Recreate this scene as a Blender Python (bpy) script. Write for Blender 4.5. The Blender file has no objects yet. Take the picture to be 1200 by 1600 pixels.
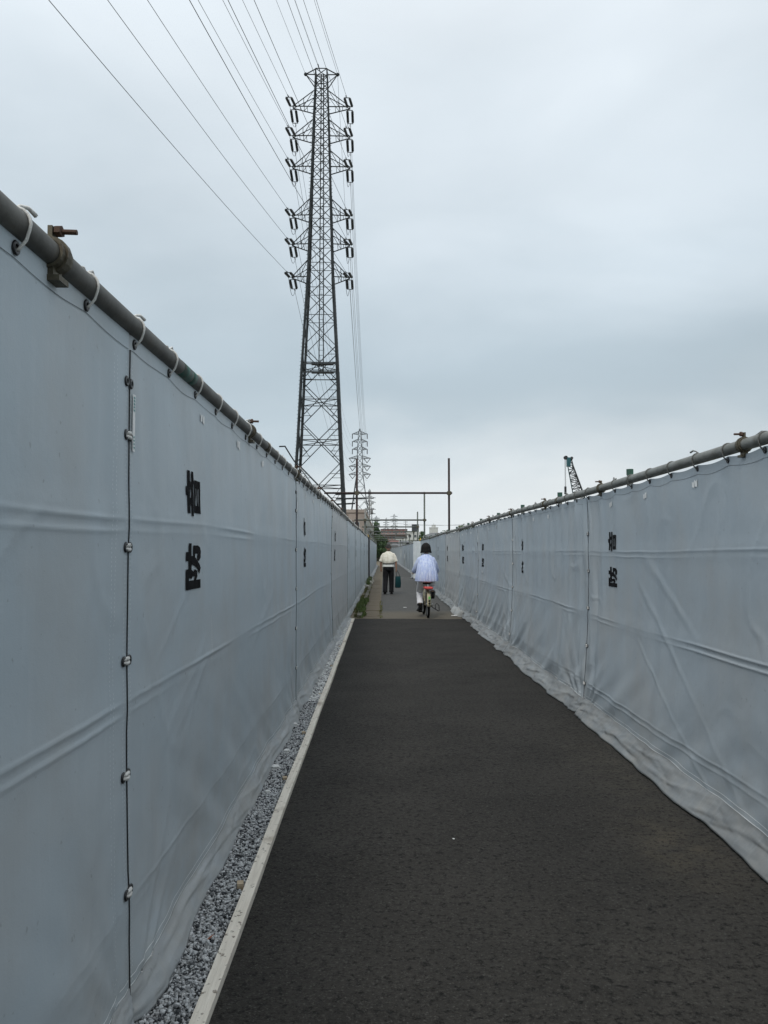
import bpy, math, random
import numpy as np
from mathutils import Vector, Matrix
random.seed(7); RNG = np.random.default_rng(7)
sc = bpy.context.scene
COL = sc.collection
PI = math.pi
# ------------------------------------------------------------------ camera
EYE = 1.5
F = 1250.0
PITCH = math.radians(2.794)
cam_d = bpy.data.cameras.new('camera'); cam = bpy.data.objects.new('camera', cam_d); COL.objects.link(cam)
cam_d.sensor_fit = 'HORIZONTAL'; cam_d.sensor_width = 36; cam_d.lens = 36 * F / 1200
cam_d.clip_start = 0.05; cam_d.clip_end = 6000
cam.location = (0, 0, EYE); cam.rotation_euler = (PI / 2 + PITCH, 0, 0)
sc.camera = cam
# ------------------------------------------------------------------ exposure
sc.view_settings.view_transform = 'Standard'; sc.view_settings.look = 'None'
sc.view_settings.gamma = 1; sc.view_settings.exposure = 0; sc.view_settings.use_curve_mapping = False
# ------------------------------------------------------------------ sun + sky
SUN_EL, SUN_AZ = 50, -163            # azimuth clockwise from +Y
sd = bpy.data.lights.new('sun', 'SUN'); sd.energy = 1.4; sd.angle = math.radians(14); sd.color = (1, .97, .92)
sun = bpy.data.objects.new('sun', sd); COL.objects.link(sun)
_a = math.radians(SUN_AZ); _e = math.radians(SUN_EL)
sun_dir = Vector((math.sin(_a) * math.cos(_e), math.cos(_a) * math.cos(_e), math.sin(_e)))
sun.rotation_euler = sun_dir.to_track_quat('Z', 'Y').to_euler()
w = bpy.data.worlds.new('World'); sc.world = w; w.use_nodes = True
nt = w.node_tree; nt.nodes.clear()
def N(t, ty, **k):
    n = t.nodes.new(ty)
    for a, b in k.items(): setattr(n, a, b)
    return n
out = N(nt, 'ShaderNodeOutputWorld'); bg = N(nt, 'ShaderNodeBackground'); bg.inputs[1].default_value = 0.1
sky = N(nt, 'ShaderNodeTexSky', sky_type='NISHITA', sun_disc=False)
sky.sun_elevation = _e; sky.sun_rotation = _a; sky.air_density = 1; sky.dust_density = 2
tc = N(nt, 'ShaderNodeTexCoord'); sep = N(nt, 'ShaderNodeSeparateXYZ')
nt.links.new(tc.outputs['Generated'], sep.inputs[0])
mp = N(nt, 'ShaderNodeMapping'); mp.inputs['Scale'].default_value = (1, 1, 2.5); mp.inputs['Location'].default_value = (.3, .1, .45)
nt.links.new(tc.outputs['Generated'], mp.inputs[0])
n1 = N(nt, 'ShaderNodeTexNoise'); n1.inputs['Scale'].default_value = 2.3; n1.inputs['Detail'].default_value = 5; n1.inputs['Roughness'].default_value = .5; n1.inputs['Distortion'].default_value = .3
nt.links.new(mp.outputs[0], n1.inputs[0])
def M_(t, op, a, b=None, c=None):
    n = N(t, 'ShaderNodeMath', operation=op)
    for i, v in enumerate((a, b, c)):
        if v is None: continue
        if isinstance(v, (int, float)): n.inputs[i].default_value = v
        else: t.links.new(v, n.inputs[i])
    return n.outputs[0]
jit = M_(nt, 'MULTIPLY_ADD', n1.outputs[0], 0.36, -0.18)
el = M_(nt, 'ADD', sep.outputs[2], jit)
ramp = N(nt, 'ShaderNodeValToRGB'); cr = ramp.color_ramp; cr.interpolation = 'B_SPLINE'
stops = [(0.0, (.60, .63, .64)), (.08, (.54, .585, .61)), (.19, (.315, .39, .44)), (.30, (.43, .50, .55)), (.42, (.53, .595, .645)), (.60, (.65, .705, .75)), (1.0, (.80, .85, .89))]
while len(cr.elements) < len(stops): cr.elements.new(.5)
for e_, (p, c) in zip(cr.elements, stops): e_.position = p; e_.color = (*c, 1)
nt.links.new(el, ramp.inputs[0])
n2 = N(nt, 'ShaderNodeTexNoise'); n2.inputs['Scale'].default_value = 1.1; n2.inputs['Detail'].default_value = 4
nt.links.new(mp.outputs[0], n2.inputs[0])
mod = M_(nt, 'ADD', M_(nt, 'MULTIPLY_ADD', n2.outputs[0], 8.0, 9.3), M_(nt, 'MULTIPLY', sep.outputs[0], -1.2))          # x10 against the 0.1 strength
vm = N(nt, 'ShaderNodeVectorMath', operation='SCALE'); nt.links.new(ramp.outputs[0], vm.inputs[0]); nt.links.new(mod, vm.inputs['Scale'])
mx = N(nt, 'ShaderNodeMix', data_type='RGBA'); mx.inputs[0].default_value = .95
nt.links.new(sky.outputs[0], mx.inputs[6]); nt.links.new(vm.outputs[0], mx.inputs[7])
nt.links.new(mx.outputs[2], bg.inputs[0]); nt.links.new(bg.outputs[0], out.inputs[0])

# ================================================================== helpers
def tag(o, label=None, cat=None, group=None, kind=None):
    if label: o['label'] = label
    if cat: o['category'] = cat
    if group: o['group'] = group
    if kind: o['kind'] = kind
    return o
def empty(name, loc=(0, 0, 0), label=None, cat=None, group=None, rz=0, kind=None):
    o = bpy.data.objects.new(name, None); COL.objects.link(o); o.location = loc; o.rotation_euler = (0, 0, rz)
    o.empty_display_size = .2
    return tag(o, label, cat, group, kind)
class MB:
    def __init__(s): s.v = []; s.f = []
    def add(s, v, f):
        b = len(s.v); s.v.extend([tuple(p) for p in v]); s.f.extend([tuple(b + i for i in q) for q in f]); return s
    def box(s, x0, x1, y0, y1, z0, z1, M=None):
        v = [Vector((x, y, z)) for z in (z0, z1) for y in (y0, y1) for x in (x0, x1)]
        if M: v = [M @ p for p in v]
        return s.add(v, [(0, 2, 3, 1), (4, 5, 7, 6), (0, 1, 5, 4), (2, 6, 7, 3), (0, 4, 6, 2), (1, 3, 7, 5)])
    def bar(s, a, b, r, n=4, r2=None, cap=True):
        a = Vector(a); b = Vector(b); d = (b - a)
        if d.length < 1e-6: return s
        d.normalize(); u = d.cross(Vector((0, 0, 1)))
        if u.length < 1e-3: u = d.cross(Vector((0, 1, 0)))
        u.normalize(); w_ = d.cross(u); r2 = r if r2 is None else r2; v = []
        for p, rr in ((a, r), (b, r2)):
            for k in range(n):
                t = 2 * PI * (k + .5) / n; v.append(p + (u * math.cos(t) + w_ * math.sin(t)) * rr)
        f = [(k, (k + 1) % n, n + (k + 1) % n, n + k) for k in range(n)]
        if cap: f += [tuple(range(n - 1, -1, -1)), tuple(range(n, 2 * n))]
        return s.add(v, f)
    def tube(s, pts, r, n=8, cap=True):
        pts = [Vector(p) for p in pts]; m = len(pts); v = []; pu = None
        rr = r if isinstance(r, (list, tuple)) else [r] * m
        for i, p in enumerate(pts):
            d = (pts[min(i + 1, m - 1)] - pts[max(i - 1, 0)])
            if d.length < 1e-9: d = Vector((0, 0, 1))
            d.normalize()
            if pu is None:
                u = d.cross(Vector((0, 0, 1)))
                if u.length < 1e-3: u = d.cross(Vector((0, 1, 0)))
            else: u = pu - d * pu.dot(d)
            u.normalize(); pu = u; w_ = d.cross(u)
            for k in range(n):
                t = 2 * PI * k / n; v.append(p + (u * math.cos(t) + w_ * math.sin(t)) * rr[i])
        f = [(i * n + k, i * n + (k + 1) % n, (i + 1) * n + (k + 1) % n, (i + 1) * n + k) for i in range(m - 1) for k in range(n)]
        if cap: f += [tuple(range(n - 1, -1, -1)), tuple(range((m - 1) * n, m * n))]
        return s.add(v, f)
    def loft(s, rings, cap=True):
        """rings: list of (cx,cy,cz,rx,ry[,rotation]) ellipses in horizontal planes, or lists of points"""
        n = 20; v = []
        for R in rings:
            if isinstance(R, list): v += [Vector(p) for p in R]; n = len(R); continue
            cx, cy, cz, rx, ry = R[:5]
            for k in range(n):
                t = 2 * PI * k / n; v.append(Vector((cx + rx * math.cos(t), cy + ry * math.sin(t), cz)))
        m = len(rings)
        f = [(i * n + k, i * n + (k + 1) % n, (i + 1) * n + (k + 1) % n, (i + 1) * n + k) for i in range(m - 1) for k in range(n)]
        if cap: f += [tuple(range(n - 1, -1, -1)), tuple(range((m - 1) * n, m * n))]
        return s.add(v, f)
    def sphere(s, c, r, nu=12, nv=8, sc_=(1, 1, 1)):
        v = []; c = Vector(c)
        for j in range(nv + 1):
            ph = PI * j / nv
            for k in range(nu):
                t = 2 * PI * k / nu
                v.append(c + Vector((math.sin(ph) * math.cos(t) * sc_[0], math.sin(ph) * math.sin(t) * sc_[1], math.cos(ph) * sc_[2])) * r)
        f = [(j * nu + k, (j + 1) * nu + k, (j + 1) * nu + (k + 1) % nu, j * nu + (k + 1) % nu) for j in range(nv) for k in range(nu)]
        return s.add(v, f)
    def build(s, name, mat, parent=None, smooth=False, kind=None):
        me = bpy.data.meshes.new(name); me.from_pydata([tuple(p) for p in s.v], [], s.f); me.update()
        if smooth: me.polygons.foreach_set('use_smooth', [True] * len(me.polygons))
        if mat: me.materials.append(mat)
        o = bpy.data.objects.new(name, me); COL.objects.link(o)
        if parent: o.parent = parent
        if kind: o['kind'] = kind
        return o
def np_mesh(name, V, Fq, mat, parent=None, smooth=False, kind=None):
    me = bpy.data.meshes.new(name); V = np.asarray(V, dtype=np.float32); Fq = np.asarray(Fq, dtype=np.int32)
    k = Fq.shape[1]; me.vertices.add(len(V)); me.vertices.foreach_set('co', V.ravel())
    me.loops.add(Fq.size); me.loops.foreach_set('vertex_index', Fq.ravel())
    me.polygons.add(len(Fq)); me.polygons.foreach_set('loop_start', np.arange(0, Fq.size, k, dtype=np.int32))
    me.update(calc_edges=True); me.validate()
    if smooth: me.polygons.foreach_set('use_smooth', np.ones(len(me.polygons), dtype=bool))
    me.materials.append(mat)
    o = bpy.data.objects.new(name, me); COL.objects.link(o)
    if parent: o.parent = parent
    if kind: o['kind'] = kind
    return o
def inst(src, parent, loc=(0, 0, 0), rot=(0, 0, 0), scale=(1, 1, 1)):
    o = src.copy(); COL.objects.link(o); o.parent = parent; o.location = loc; o.rotation_euler = rot; o.scale = scale; return o
_tabs = {}
def vnoise(x, y, seed=0):
    if seed not in _tabs: _tabs[seed] = np.random.default_rng(seed + 100).random((128, 128)) * 2 - 1
    T = _tabs[seed]; x = np.asarray(x, float); y = np.asarray(y, float)
    xi = np.floor(x).astype(int); yi = np.floor(y).astype(int); fx = x - xi; fy = y - yi
    fx = fx * fx * (3 - 2 * fx); fy = fy * fy * (3 - 2 * fy)
    g = lambda a, b: T[a % 128, b % 128]
    return (g(xi, yi) * (1 - fx) + g(xi + 1, yi) * fx) * (1 - fy) + (g(xi, yi + 1) * (1 - fx) + g(xi + 1, yi + 1) * fx) * fy

# ------------------------------------------------------------------ materials
MATS = {}
def mat(name, c, rough=.6, c2=None, scale=5, detail=4, fac=(.35, .65), bump=0, bscale=60, metal=0, spec=.5, stretch=(1, 1, 1), extra=None, sheen=0):
    if name in MATS: return MATS[name]
    m = bpy.data.materials.new(name); m.use_nodes = True; t = m.node_tree; b = t.nodes['Principled BSDF']
    b.inputs['Roughness'].default_value = rough; b.inputs['Metallic'].default_value = metal
    b.inputs['Specular IOR Level'].default_value = spec
    b.inputs['Base Color'].default_value = (*c, 1)
    tcx = N(t, 'ShaderNodeTexCoord'); mpp = N(t, 'ShaderNodeMapping'); mpp.inputs['Scale'].default_value = stretch
    t.links.new(tcx.outputs['Object'], mpp.inputs[0])
    col = None
    if c2 is not None:
        n = N(t, 'ShaderNodeTexNoise'); n.inputs['Scale'].default_value = scale; n.inputs['Detail'].default_value = detail; n.inputs['Roughness'].default_value = .6
        t.links.new(mpp.outputs[0], n.inputs[0])
        mr = N(t, 'ShaderNodeMapRange'); mr.inputs[1].default_value = fac[0]; mr.inputs[2].default_value = fac[1]; t.links.new(n.outputs[0], mr.inputs[0])
        mxx = N(t, 'ShaderNodeMix', data_type='RGBA'); mxx.inputs[6].default_value = (*c, 1); mxx.inputs[7].default_value = (*c2, 1)
        t.links.new(mr.outputs[0], mxx.inputs[0]); t.links.new(mxx.outputs[2], b.inputs['Base Color']); col = mxx.outputs[2]
    if bump:
        nb = N(t, 'ShaderNodeTexNoise'); nb.inputs['Scale'].default_value = bscale; nb.inputs['Detail'].default_value = 3
        t.links.new(mpp.outputs[0], nb.inputs[0])
        bp = N(t, 'ShaderNodeBump'); bp.inputs['Strength'].default_value = 1; bp.inputs['Distance'].default_value = bump
        t.links.new(nb.outputs[0], bp.inputs['Height']); t.links.new(bp.outputs[0], b.inputs['Normal'])
    if extra: extra(t, b, mpp, col)
    MATS[name] = m; return m

def mixc(t, fac, a, b):
    m = N(t, 'ShaderNodeMix', data_type='RGBA')
    for i, v in ((0, fac), (6, a), (7, b)):
        if isinstance(v, (tuple,)): m.inputs[i].default_value = (*v, 1)
        elif isinstance(v, (int, float)): m.inputs[i].default_value = v
        else: t.links.new(v, m.inputs[i])
    return m.outputs[2]
def noise(t, vec, s, d=3, r=.5, lo=None, hi=None):
    n = N(t, 'ShaderNodeTexNoise'); n.inputs['Scale'].default_value = s; n.inputs['Detail'].default_value = d; n.inputs['Roughness'].default_value = r
    t.links.new(vec, n.inputs[0]); o = n.outputs[0]
    if lo is not None:
        mr = N(t, 'ShaderNodeMapRange'); mr.inputs[1].default_value = lo; mr.inputs[2].default_value = hi; t.links.new(o, mr.inputs[0]); o = mr.outputs[0]
    return o
def stretchmap(t, sx):
    tcx = N(t, 'ShaderNodeTexCoord'); m = N(t, 'ShaderNodeMapping'); m.inputs['Scale'].default_value = sx
    t.links.new(tcx.outputs['Object'], m.inputs[0]); return m.outputs[0]

def vinyl_extra(streak=.5, warm=(.40, .39, .37)):
    def ex(t, b, mpp, col):
        v = mpp.outputs[0]
        st = noise(t, stretchmap(t, (1, 26, 1.1)), 1.0, 5, .6, .52, .78)           # vertical dirt streaks
        c = mixc(t, M_(t, 'MULTIPLY', st, streak * .42), col, (.56, .60, .62))
        st2 = noise(t, stretchmap(t, (1, 1.3, .9)), 1.7, 4, .55, .45, .75)
        c = mixc(t, M_(t, 'MULTIPLY', st2, .42), c, warm)
        sp = noise(t, stretchmap(t, (1, 1, 1)), 38, 2, .5, .70, .76)               # little scuffs and spots
        c = mixc(t, M_(t, 'MULTIPLY', sp, .35), c, (.16, .16, .16))
        sep_ = N(t, 'ShaderNodeSeparateXYZ'); tcx = N(t, 'ShaderNodeTexCoord'); t.links.new(tcx.outputs['Object'], sep_.inputs[0])
        mr = N(t, 'ShaderNodeMapRange'); mr.inputs[1].default_value = .45; mr.inputs[2].default_value = .05; t.links.new(sep_.outputs[2], mr.inputs[0])
        sp2 = noise(t, stretchmap(t, (1, 1, 2)), 6, 5, .6, .4, .8)
        c = mixc(t, M_(t, 'MULTIPLY', M_(t, 'MULTIPLY', mr.outputs[0], sp2), .5), c, (.36, .34, .30))
        t.links.new(c, b.inputs['Base Color'])
        rg = noise(t, v, 3, 4, .5); t.links.new(M_(t, 'MULTIPLY_ADD', rg, .22, .34), b.inputs['Roughness']); b.inputs['IOR'].default_value = 1.27; b.inputs['Specular IOR Level'].default_value = .5
        # soft crumple + fabric weave
        n1_ = noise(t, v, 7, 4, .6); n2_ = noise(t, v, 260, 2, .5)
        h = M_(t, 'ADD', M_(t, 'MULTIPLY', n1_, .0032), M_(t, 'MULTIPLY', n2_, .0005))
        bp = N(t, 'ShaderNodeBump'); bp.inputs['Distance'].default_value = 1.0; bp.inputs['Strength'].default_value = .8
        t.links.new(h, bp.inputs['Height']); t.links.new(bp.outputs[0], b.inputs['Normal'])
    return ex
SHEET = mat('vinyl_sheet_grey', (.425, .488, .528), .4, (.455, .505, .535), 1.6, extra=vinyl_extra())
SHEET_R = mat('vinyl_sheet_grey_blue', (.385, .438, .478), .4, (.41, .455, .485), 1.6, extra=vinyl_extra(.3))
SHEET_W = mat('vinyl_sheet_warm', (.455, .465, .465), .42, (.43, .455, .47), 2, extra=vinyl_extra(.4))
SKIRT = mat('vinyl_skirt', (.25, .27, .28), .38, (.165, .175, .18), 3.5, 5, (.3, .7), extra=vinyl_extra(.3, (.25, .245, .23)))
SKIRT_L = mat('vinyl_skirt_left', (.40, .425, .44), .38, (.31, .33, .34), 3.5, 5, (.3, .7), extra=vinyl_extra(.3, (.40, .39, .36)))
PRINT = mat('black_print', (.010, .010, .011), .95, (.018, .018, .019), 30, spec=.05)
EYELET = mat('black_eyelet', (.012, .012, .013), .35)
HOLE = mat('dark_hole', (.004, .004, .004), .9)
ROPE = mat('white_rope', (.78, .77, .74), .9, (.55, .54, .51), 120, bump=.0015, bscale=400)
CORD = mat('black_cord', (.015, .015, .016), .8)
THREAD = mat('pale_thread', (.88, .90, .90), .8)
THREADD = mat('dark_thread', (.12, .13, .14), .8)
STICK = mat('white_label', (.86, .86, .84), .7, (.72, .72, .70), 60)
STICKT = mat('teal_print', (.10, .30, .30), .5)
def pipe_extra(t, b, mpp, col):
    v = mpp.outputs[0]
    g = noise(t, stretchmap(t, (1, .9, 1)), .9, 3, .6, .64, .70)
    c = mixc(t, M_(t, 'MULTIPLY', g, .8), col, (.03, .12, .085))
    r_ = noise(t, v, 18, 5, .6, .60, .75); c = mixc(t, M_(t, 'MULTIPLY', r_, .6), c, (.10, .065, .035))
    t.links.new(c, b.inputs['Base Color'])
PIPE = mat('weathered_steel_pipe', (.080, .078, .070), .6, (.14, .135, .12), 9, 5, bump=.0008, bscale=90, metal=.2, extra=pipe_extra)
PIPE_R = mat('galvanised_pipe', (.24, .24, .22), .5, (.15, .15, .13), 7, 5, bump=.0006, bscale=90, metal=.35, extra=pipe_extra)
PIPE_RED = mat('rusty_red_pipe', (.050, .030, .028), .7, (.03, .025, .025), 5, spec=.2)
CLAMP = mat('clamp_metal', (.13, .12, .085), .6, (.075, .06, .04), 40, bump=.001, bscale=120, metal=.5)
RUST = mat('rusty_bolt', (.06, .035, .022), .8, (.10, .05, .03), 80, bump=.0006, bscale=300)
GREEN_CAP = mat('green_pipe_end', (.02, .10, .065), .5, (.03, .07, .05), 20)
WOOD = mat('pale_weathered_board', (.84, .78, .68), .8, (.64, .58, .49), 4, 6, (.3, .7), bump=.0012, bscale=30, stretch=(14, .7, 14),
    extra=lambda t, b, mpp, col: (
        t.links.new(mixc(t, M_(t, 'MULTIPLY', noise(t, stretchmap(t, (1, 1, 1)), 45, 3, .5, .62, .70), .8), mixc(t, M_(t, 'MULTIPLY', noise(t, stretchmap(t, (1, .6, 1)), 5, 4, .5, .6, .72), .6), col, (.20, .13, .07)), (.10, .07, .04)), b.inputs['Base Color'])))
WOODE = mat('wood_stake', (.50, .40, .28), .8, (.35, .27, .18), 20)
def asphalt_extra(t, b, mpp, col):
    v = stretchmap(t, (1, 1, 1))
    vo = N(t, 'ShaderNodeTexVoronoi'); vo.inputs['Scale'].default_value = 170; t.links.new(v, vo.inputs[0])
    spk = N(t, 'ShaderNodeSeparateColor'); t.links.new(vo.outputs['Color'], spk.inputs[0])
    mr = N(t, 'ShaderNodeMapRange'); mr.inputs[1].default_value = .90; mr.inputs[2].default_value = 1; t.links.new(spk.outputs[0], mr.inputs[0])
    c = mixc(t, M_(t, 'MULTIPLY', mr.outputs[0], .45), col, (.13, .125, .115))
    # dusty tan stain at the right hand foot of the fence
    sep_ = N(t, 'ShaderNodeSeparateXYZ'); t.links.new(v, sep_.inputs[0])
    def gauss(cx, cy, rx, ry):
        dx = M_(t, 'DIVIDE', M_(t, 'SUBTRACT', sep_.outputs[0], cx), rx); dy = M_(t, 'DIVIDE', M_(t, 'SUBTRACT', sep_.outputs[1], cy), ry)
        return M_(t, 'POWER', 2.718, M_(t, 'MULTIPLY', M_(t, 'ADD', M_(t, 'MULTIPLY', dx, dx), M_(t, 'MULTIPLY', dy, dy)), -1))
    nn = noise(t, v, 7, 5, .65, .3, .75)
    c = mixc(t, M_(t, 'MULTIPLY', M_(t, 'MULTIPLY', gauss(1.50, 4.1, .22, .45), nn), 1.0), c, (.105, .088, .060))
    c = mixc(t, M_(t, 'MULTIPLY', M_(t, 'MULTIPLY', gauss(1.6, 5.6, .3, 1.2), nn), .6), c, (.10, .09, .07))
    c = mixc(t, M_(t, 'MULTIPLY', M_(t, 'MULTIPLY', gauss(1.0, 3.0, .6, .6), nn), .45), c, (.085, .078, .066))
    c = mixc(t, M_(t, 'MULTIPLY', noise(t, v, .8, 4, .6, .42, .72), .6), c, (.056, .052, .046))
    c = mixc(t, M_(t, 'MULTIPLY', noise(t, v, 30, 5, .85, .49, .38), .9), c, (.005, .005, .0045))
    c = mixc(t, M_(t, 'MULTIPLY', noise(t, v, 60, 4, .8, .54, .66), .55), c, (.072, .069, .061))
    t.links.new(c, b.inputs['Base Color'])
    a = noise(t, v, 55, 4, .7, .25, .75); a2 = noise(t, v, 210, 2, .6); vo2 = N(t, 'ShaderNodeTexVoronoi'); vo2.inputs['Scale'].default_value = 120; t.links.new(v, vo2.inputs[0])
    h = M_(t, 'ADD', M_(t, 'MULTIPLY', a, .008), M_(t, 'ADD', M_(t, 'MULTIPLY', a2, .0025), M_(t, 'MULTIPLY', vo2.outputs[0], -.003)))
    bp = N(t, 'ShaderNodeBump'); bp.inputs['Distance'].default_value = 1.0; bp.inputs['Strength'].default_value = .9
    t.links.new(h, bp.inputs['Height']); t.links.new(bp.outputs[0], b.inputs['Normal'])
ASPHALT = mat('fresh_dark_asphalt', (.027, .0252, .0225), .9, (.037, .0345, .031), 2.2, 6, (.35, .65), spec=.2, extra=asphalt_extra)
def old_extra(t, b, mpp, col):
    v = stretchmap(t, (1, 1, 1))
    c = mixc(t, noise(t, v, 22, 4, .75, .54, .68), col, (.15, .145, .13))
    c = mixc(t, noise(t, v, 17, 4, .75, .46, .34), c, (.02, .02, .02))
    sep_ = N(t, 'ShaderNodeSeparateXYZ'); t.links.new(v, sep_.inputs[0])
    y = M_(t, 'ADD', sep_.outputs[1], M_(t, 'MULTIPLY', noise(t, v, 1.5, 3), 1.2))
    mr = N(t, 'ShaderNodeMapRange'); mr.inputs[1].default_value = 21.0; mr.inputs[2].default_value = 20.0; t.links.new(y, mr.inputs[0])
    c = mixc(t, M_(t, 'MULTIPLY', mr.outputs[0], .75), c, (.125, .105, .072))
    t.links.new(c, b.inputs['Base Color'])
OLD_ASPH = mat('old_worn_asphalt', (.052, .051, .048), .85, (.075, .073, .067), 2.5, 6, bump=.003, bscale=80, extra=old_extra)
CONC = mat('brown_concrete', (.150, .120, .080), .9, (.095, .078, .052), 4, 6, bump=.003, bscale=60)
CURB = mat('concrete_kerb', (.19, .175, .14), .9, (.12, .11, .08), 5, 6, bump=.003, bscale=50)
SOIL = mat('dusty_soil', (.13, .105, .07), .95, (.19, .16, .11), 2, 6, bump=.02, bscale=12)
GRASS = mat('grass_blades', (.055, .105, .02), .7, (.10, .13, .03), 9)
GRASSY = mat('dry_grass_blades', (.16, .15, .06), .8, (.10, .12, .04), 9)
STONE = mat('gravel_grey', (.20, .205, .21), .8, (.46, .46, .455), 38, 3, (.42, .6), bump=.002, bscale=200)
STONEW = mat('white_stone', (.78, .78, .77), .8, (.60, .60, .58), 40, bump=.002, bscale=120)
GLINE = mat('white_road_paint', (.50, .50, .48), .8, (.25, .25, .24), 6)
STEEL = mat('tower_galvanised_steel', (.022, .026, .028), .7, (.045, .050, .052), .8, 4, spec=.2)
STEEL2 = mat('tower_steel_far', (.055, .062, .068), .7, (.08, .087, .092), .8, 3)
INSUL = mat('dark_insulator', (.012, .012, .013), .35)
WIRE = mat('power_wire', (.045, .048, .052), .6)
LEAF = [mat('leaf_green_%s' % k, c, .65, c2, 1.3) for k, c, c2 in (('deep', (.022, .05, .014), (.04, .085, .02)), ('mid', (.035, .075, .018), (.06, .115, .03)), ('light', (.06, .11, .03), (.09, .14, .045)))]
BARK = mat('bark', (.07, .055, .04), .9, (.11, .09, .07), 8)

# ================================================================== setting
def sheet_plane(name, x0, x1, y0, y1, z, m, nx=1, ny=1):
    mb = MB()
    for j in range(ny + 1):
        for i in range(nx + 1): mb.v.append((x0 + (x1 - x0) * i / nx, y0 + (y1 - y0) * j / ny, z))
    for j in range(ny):
        for i in range(nx): a = j * (nx + 1) + i; mb.f.append((a, a + 1, a + nx + 2, a + nx + 1))
    return tag(mb.build(name, m), kind='structure')
GROUND = mat('rough_ground', (.11, .10, .07), .95, (.07, .085, .035), .08, 8, (.4, .6))
sheet_plane('ground', -3000, 3000, -40, 5000, -.03, GROUND)
# slightly crowned, slightly uneven fresh asphalt
def asphalt():
    xs = np.concatenate([[-.61], np.linspace(-.56, 2.15, 30)]); ys = np.linspace(-3, 17.7, 130)
    X, Y = np.meshgrid(xs, ys); skew = (Y - 2.5) * -.006
    edge = (X < 0) * skew
    Z = .004 + .006 * vnoise(X * .9, Y * .6, 3) + .003 * vnoise(X * 3, Y * 3, 4)
    V = np.stack([X + edge, Y + (Y > 17.6) * (.05 * vnoise(X * 5, Y, 9) + .04), Z], -1).reshape(-1, 3)
    nx = len(xs); i, j = np.meshgrid(np.arange(nx - 1), np.arange(len(ys) - 1)); a = (j * nx + i).ravel()
    o = np_mesh('asphalt_path', V, np.stack([a, a + 1, a + nx + 1, a + nx], -1), ASPHALT, smooth=True); tag(o, kind='structure')
    mb = MB(); mb.box(-.64, 2.15, 17.60, 17.67, -.02, -.0065); tag(mb.build('asphalt_edge', ASPHALT), kind='structure')
asphalt()
sheet_plane('old_pavement', -.09, 2.15, 17.72, 118, -.004, OLD_ASPH, 4, 40)
sheet_plane('verge_soil', -1.3, -.08, -3, 118, -.018, SOIL, 4, 30)
tag(MB().box(-.08, 1.70, 44.6, 44.72, -.003, .0015).build('painted_line', GLINE), kind='structure')
# concrete gutter of slabs between the verge and the old pavement
gut = empty('concrete_gutter', (-.28, 17.75, 0), kind='structure')
slab0 = None
for k in range(44):
    y = k * .6; xx = -.0035 * y
    if slab0 is None:
        slab0 = MB().box(-.185, .185, .006, .592, -.05, .012).build('slab', CONC, gut); o = slab0
    else: o = inst(slab0, gut)
    o.location = (xx + random.uniform(-.004, .004), y, random.uniform(-.004, .004)); o.rotation_euler = (random.uniform(-.004, .004), 0, 0)
kerb = empty('verge_kerb', (-.56, 18.2, 0), kind='structure'); k0 = None
for k in range(36):
    if k0 is None: k0 = MB().box(-.05, .05, .005, .595, -.05, .055).build('kerb_stone', CURB, kerb); o = k0
    else: o = inst(k0, kerb)
    o.location = (-.001 * k + random.uniform(-.006, .006), k * .6, random.uniform(-.01, .006)); o.rotation_euler = (0, 0, random.uniform(-.01, .01))

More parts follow.
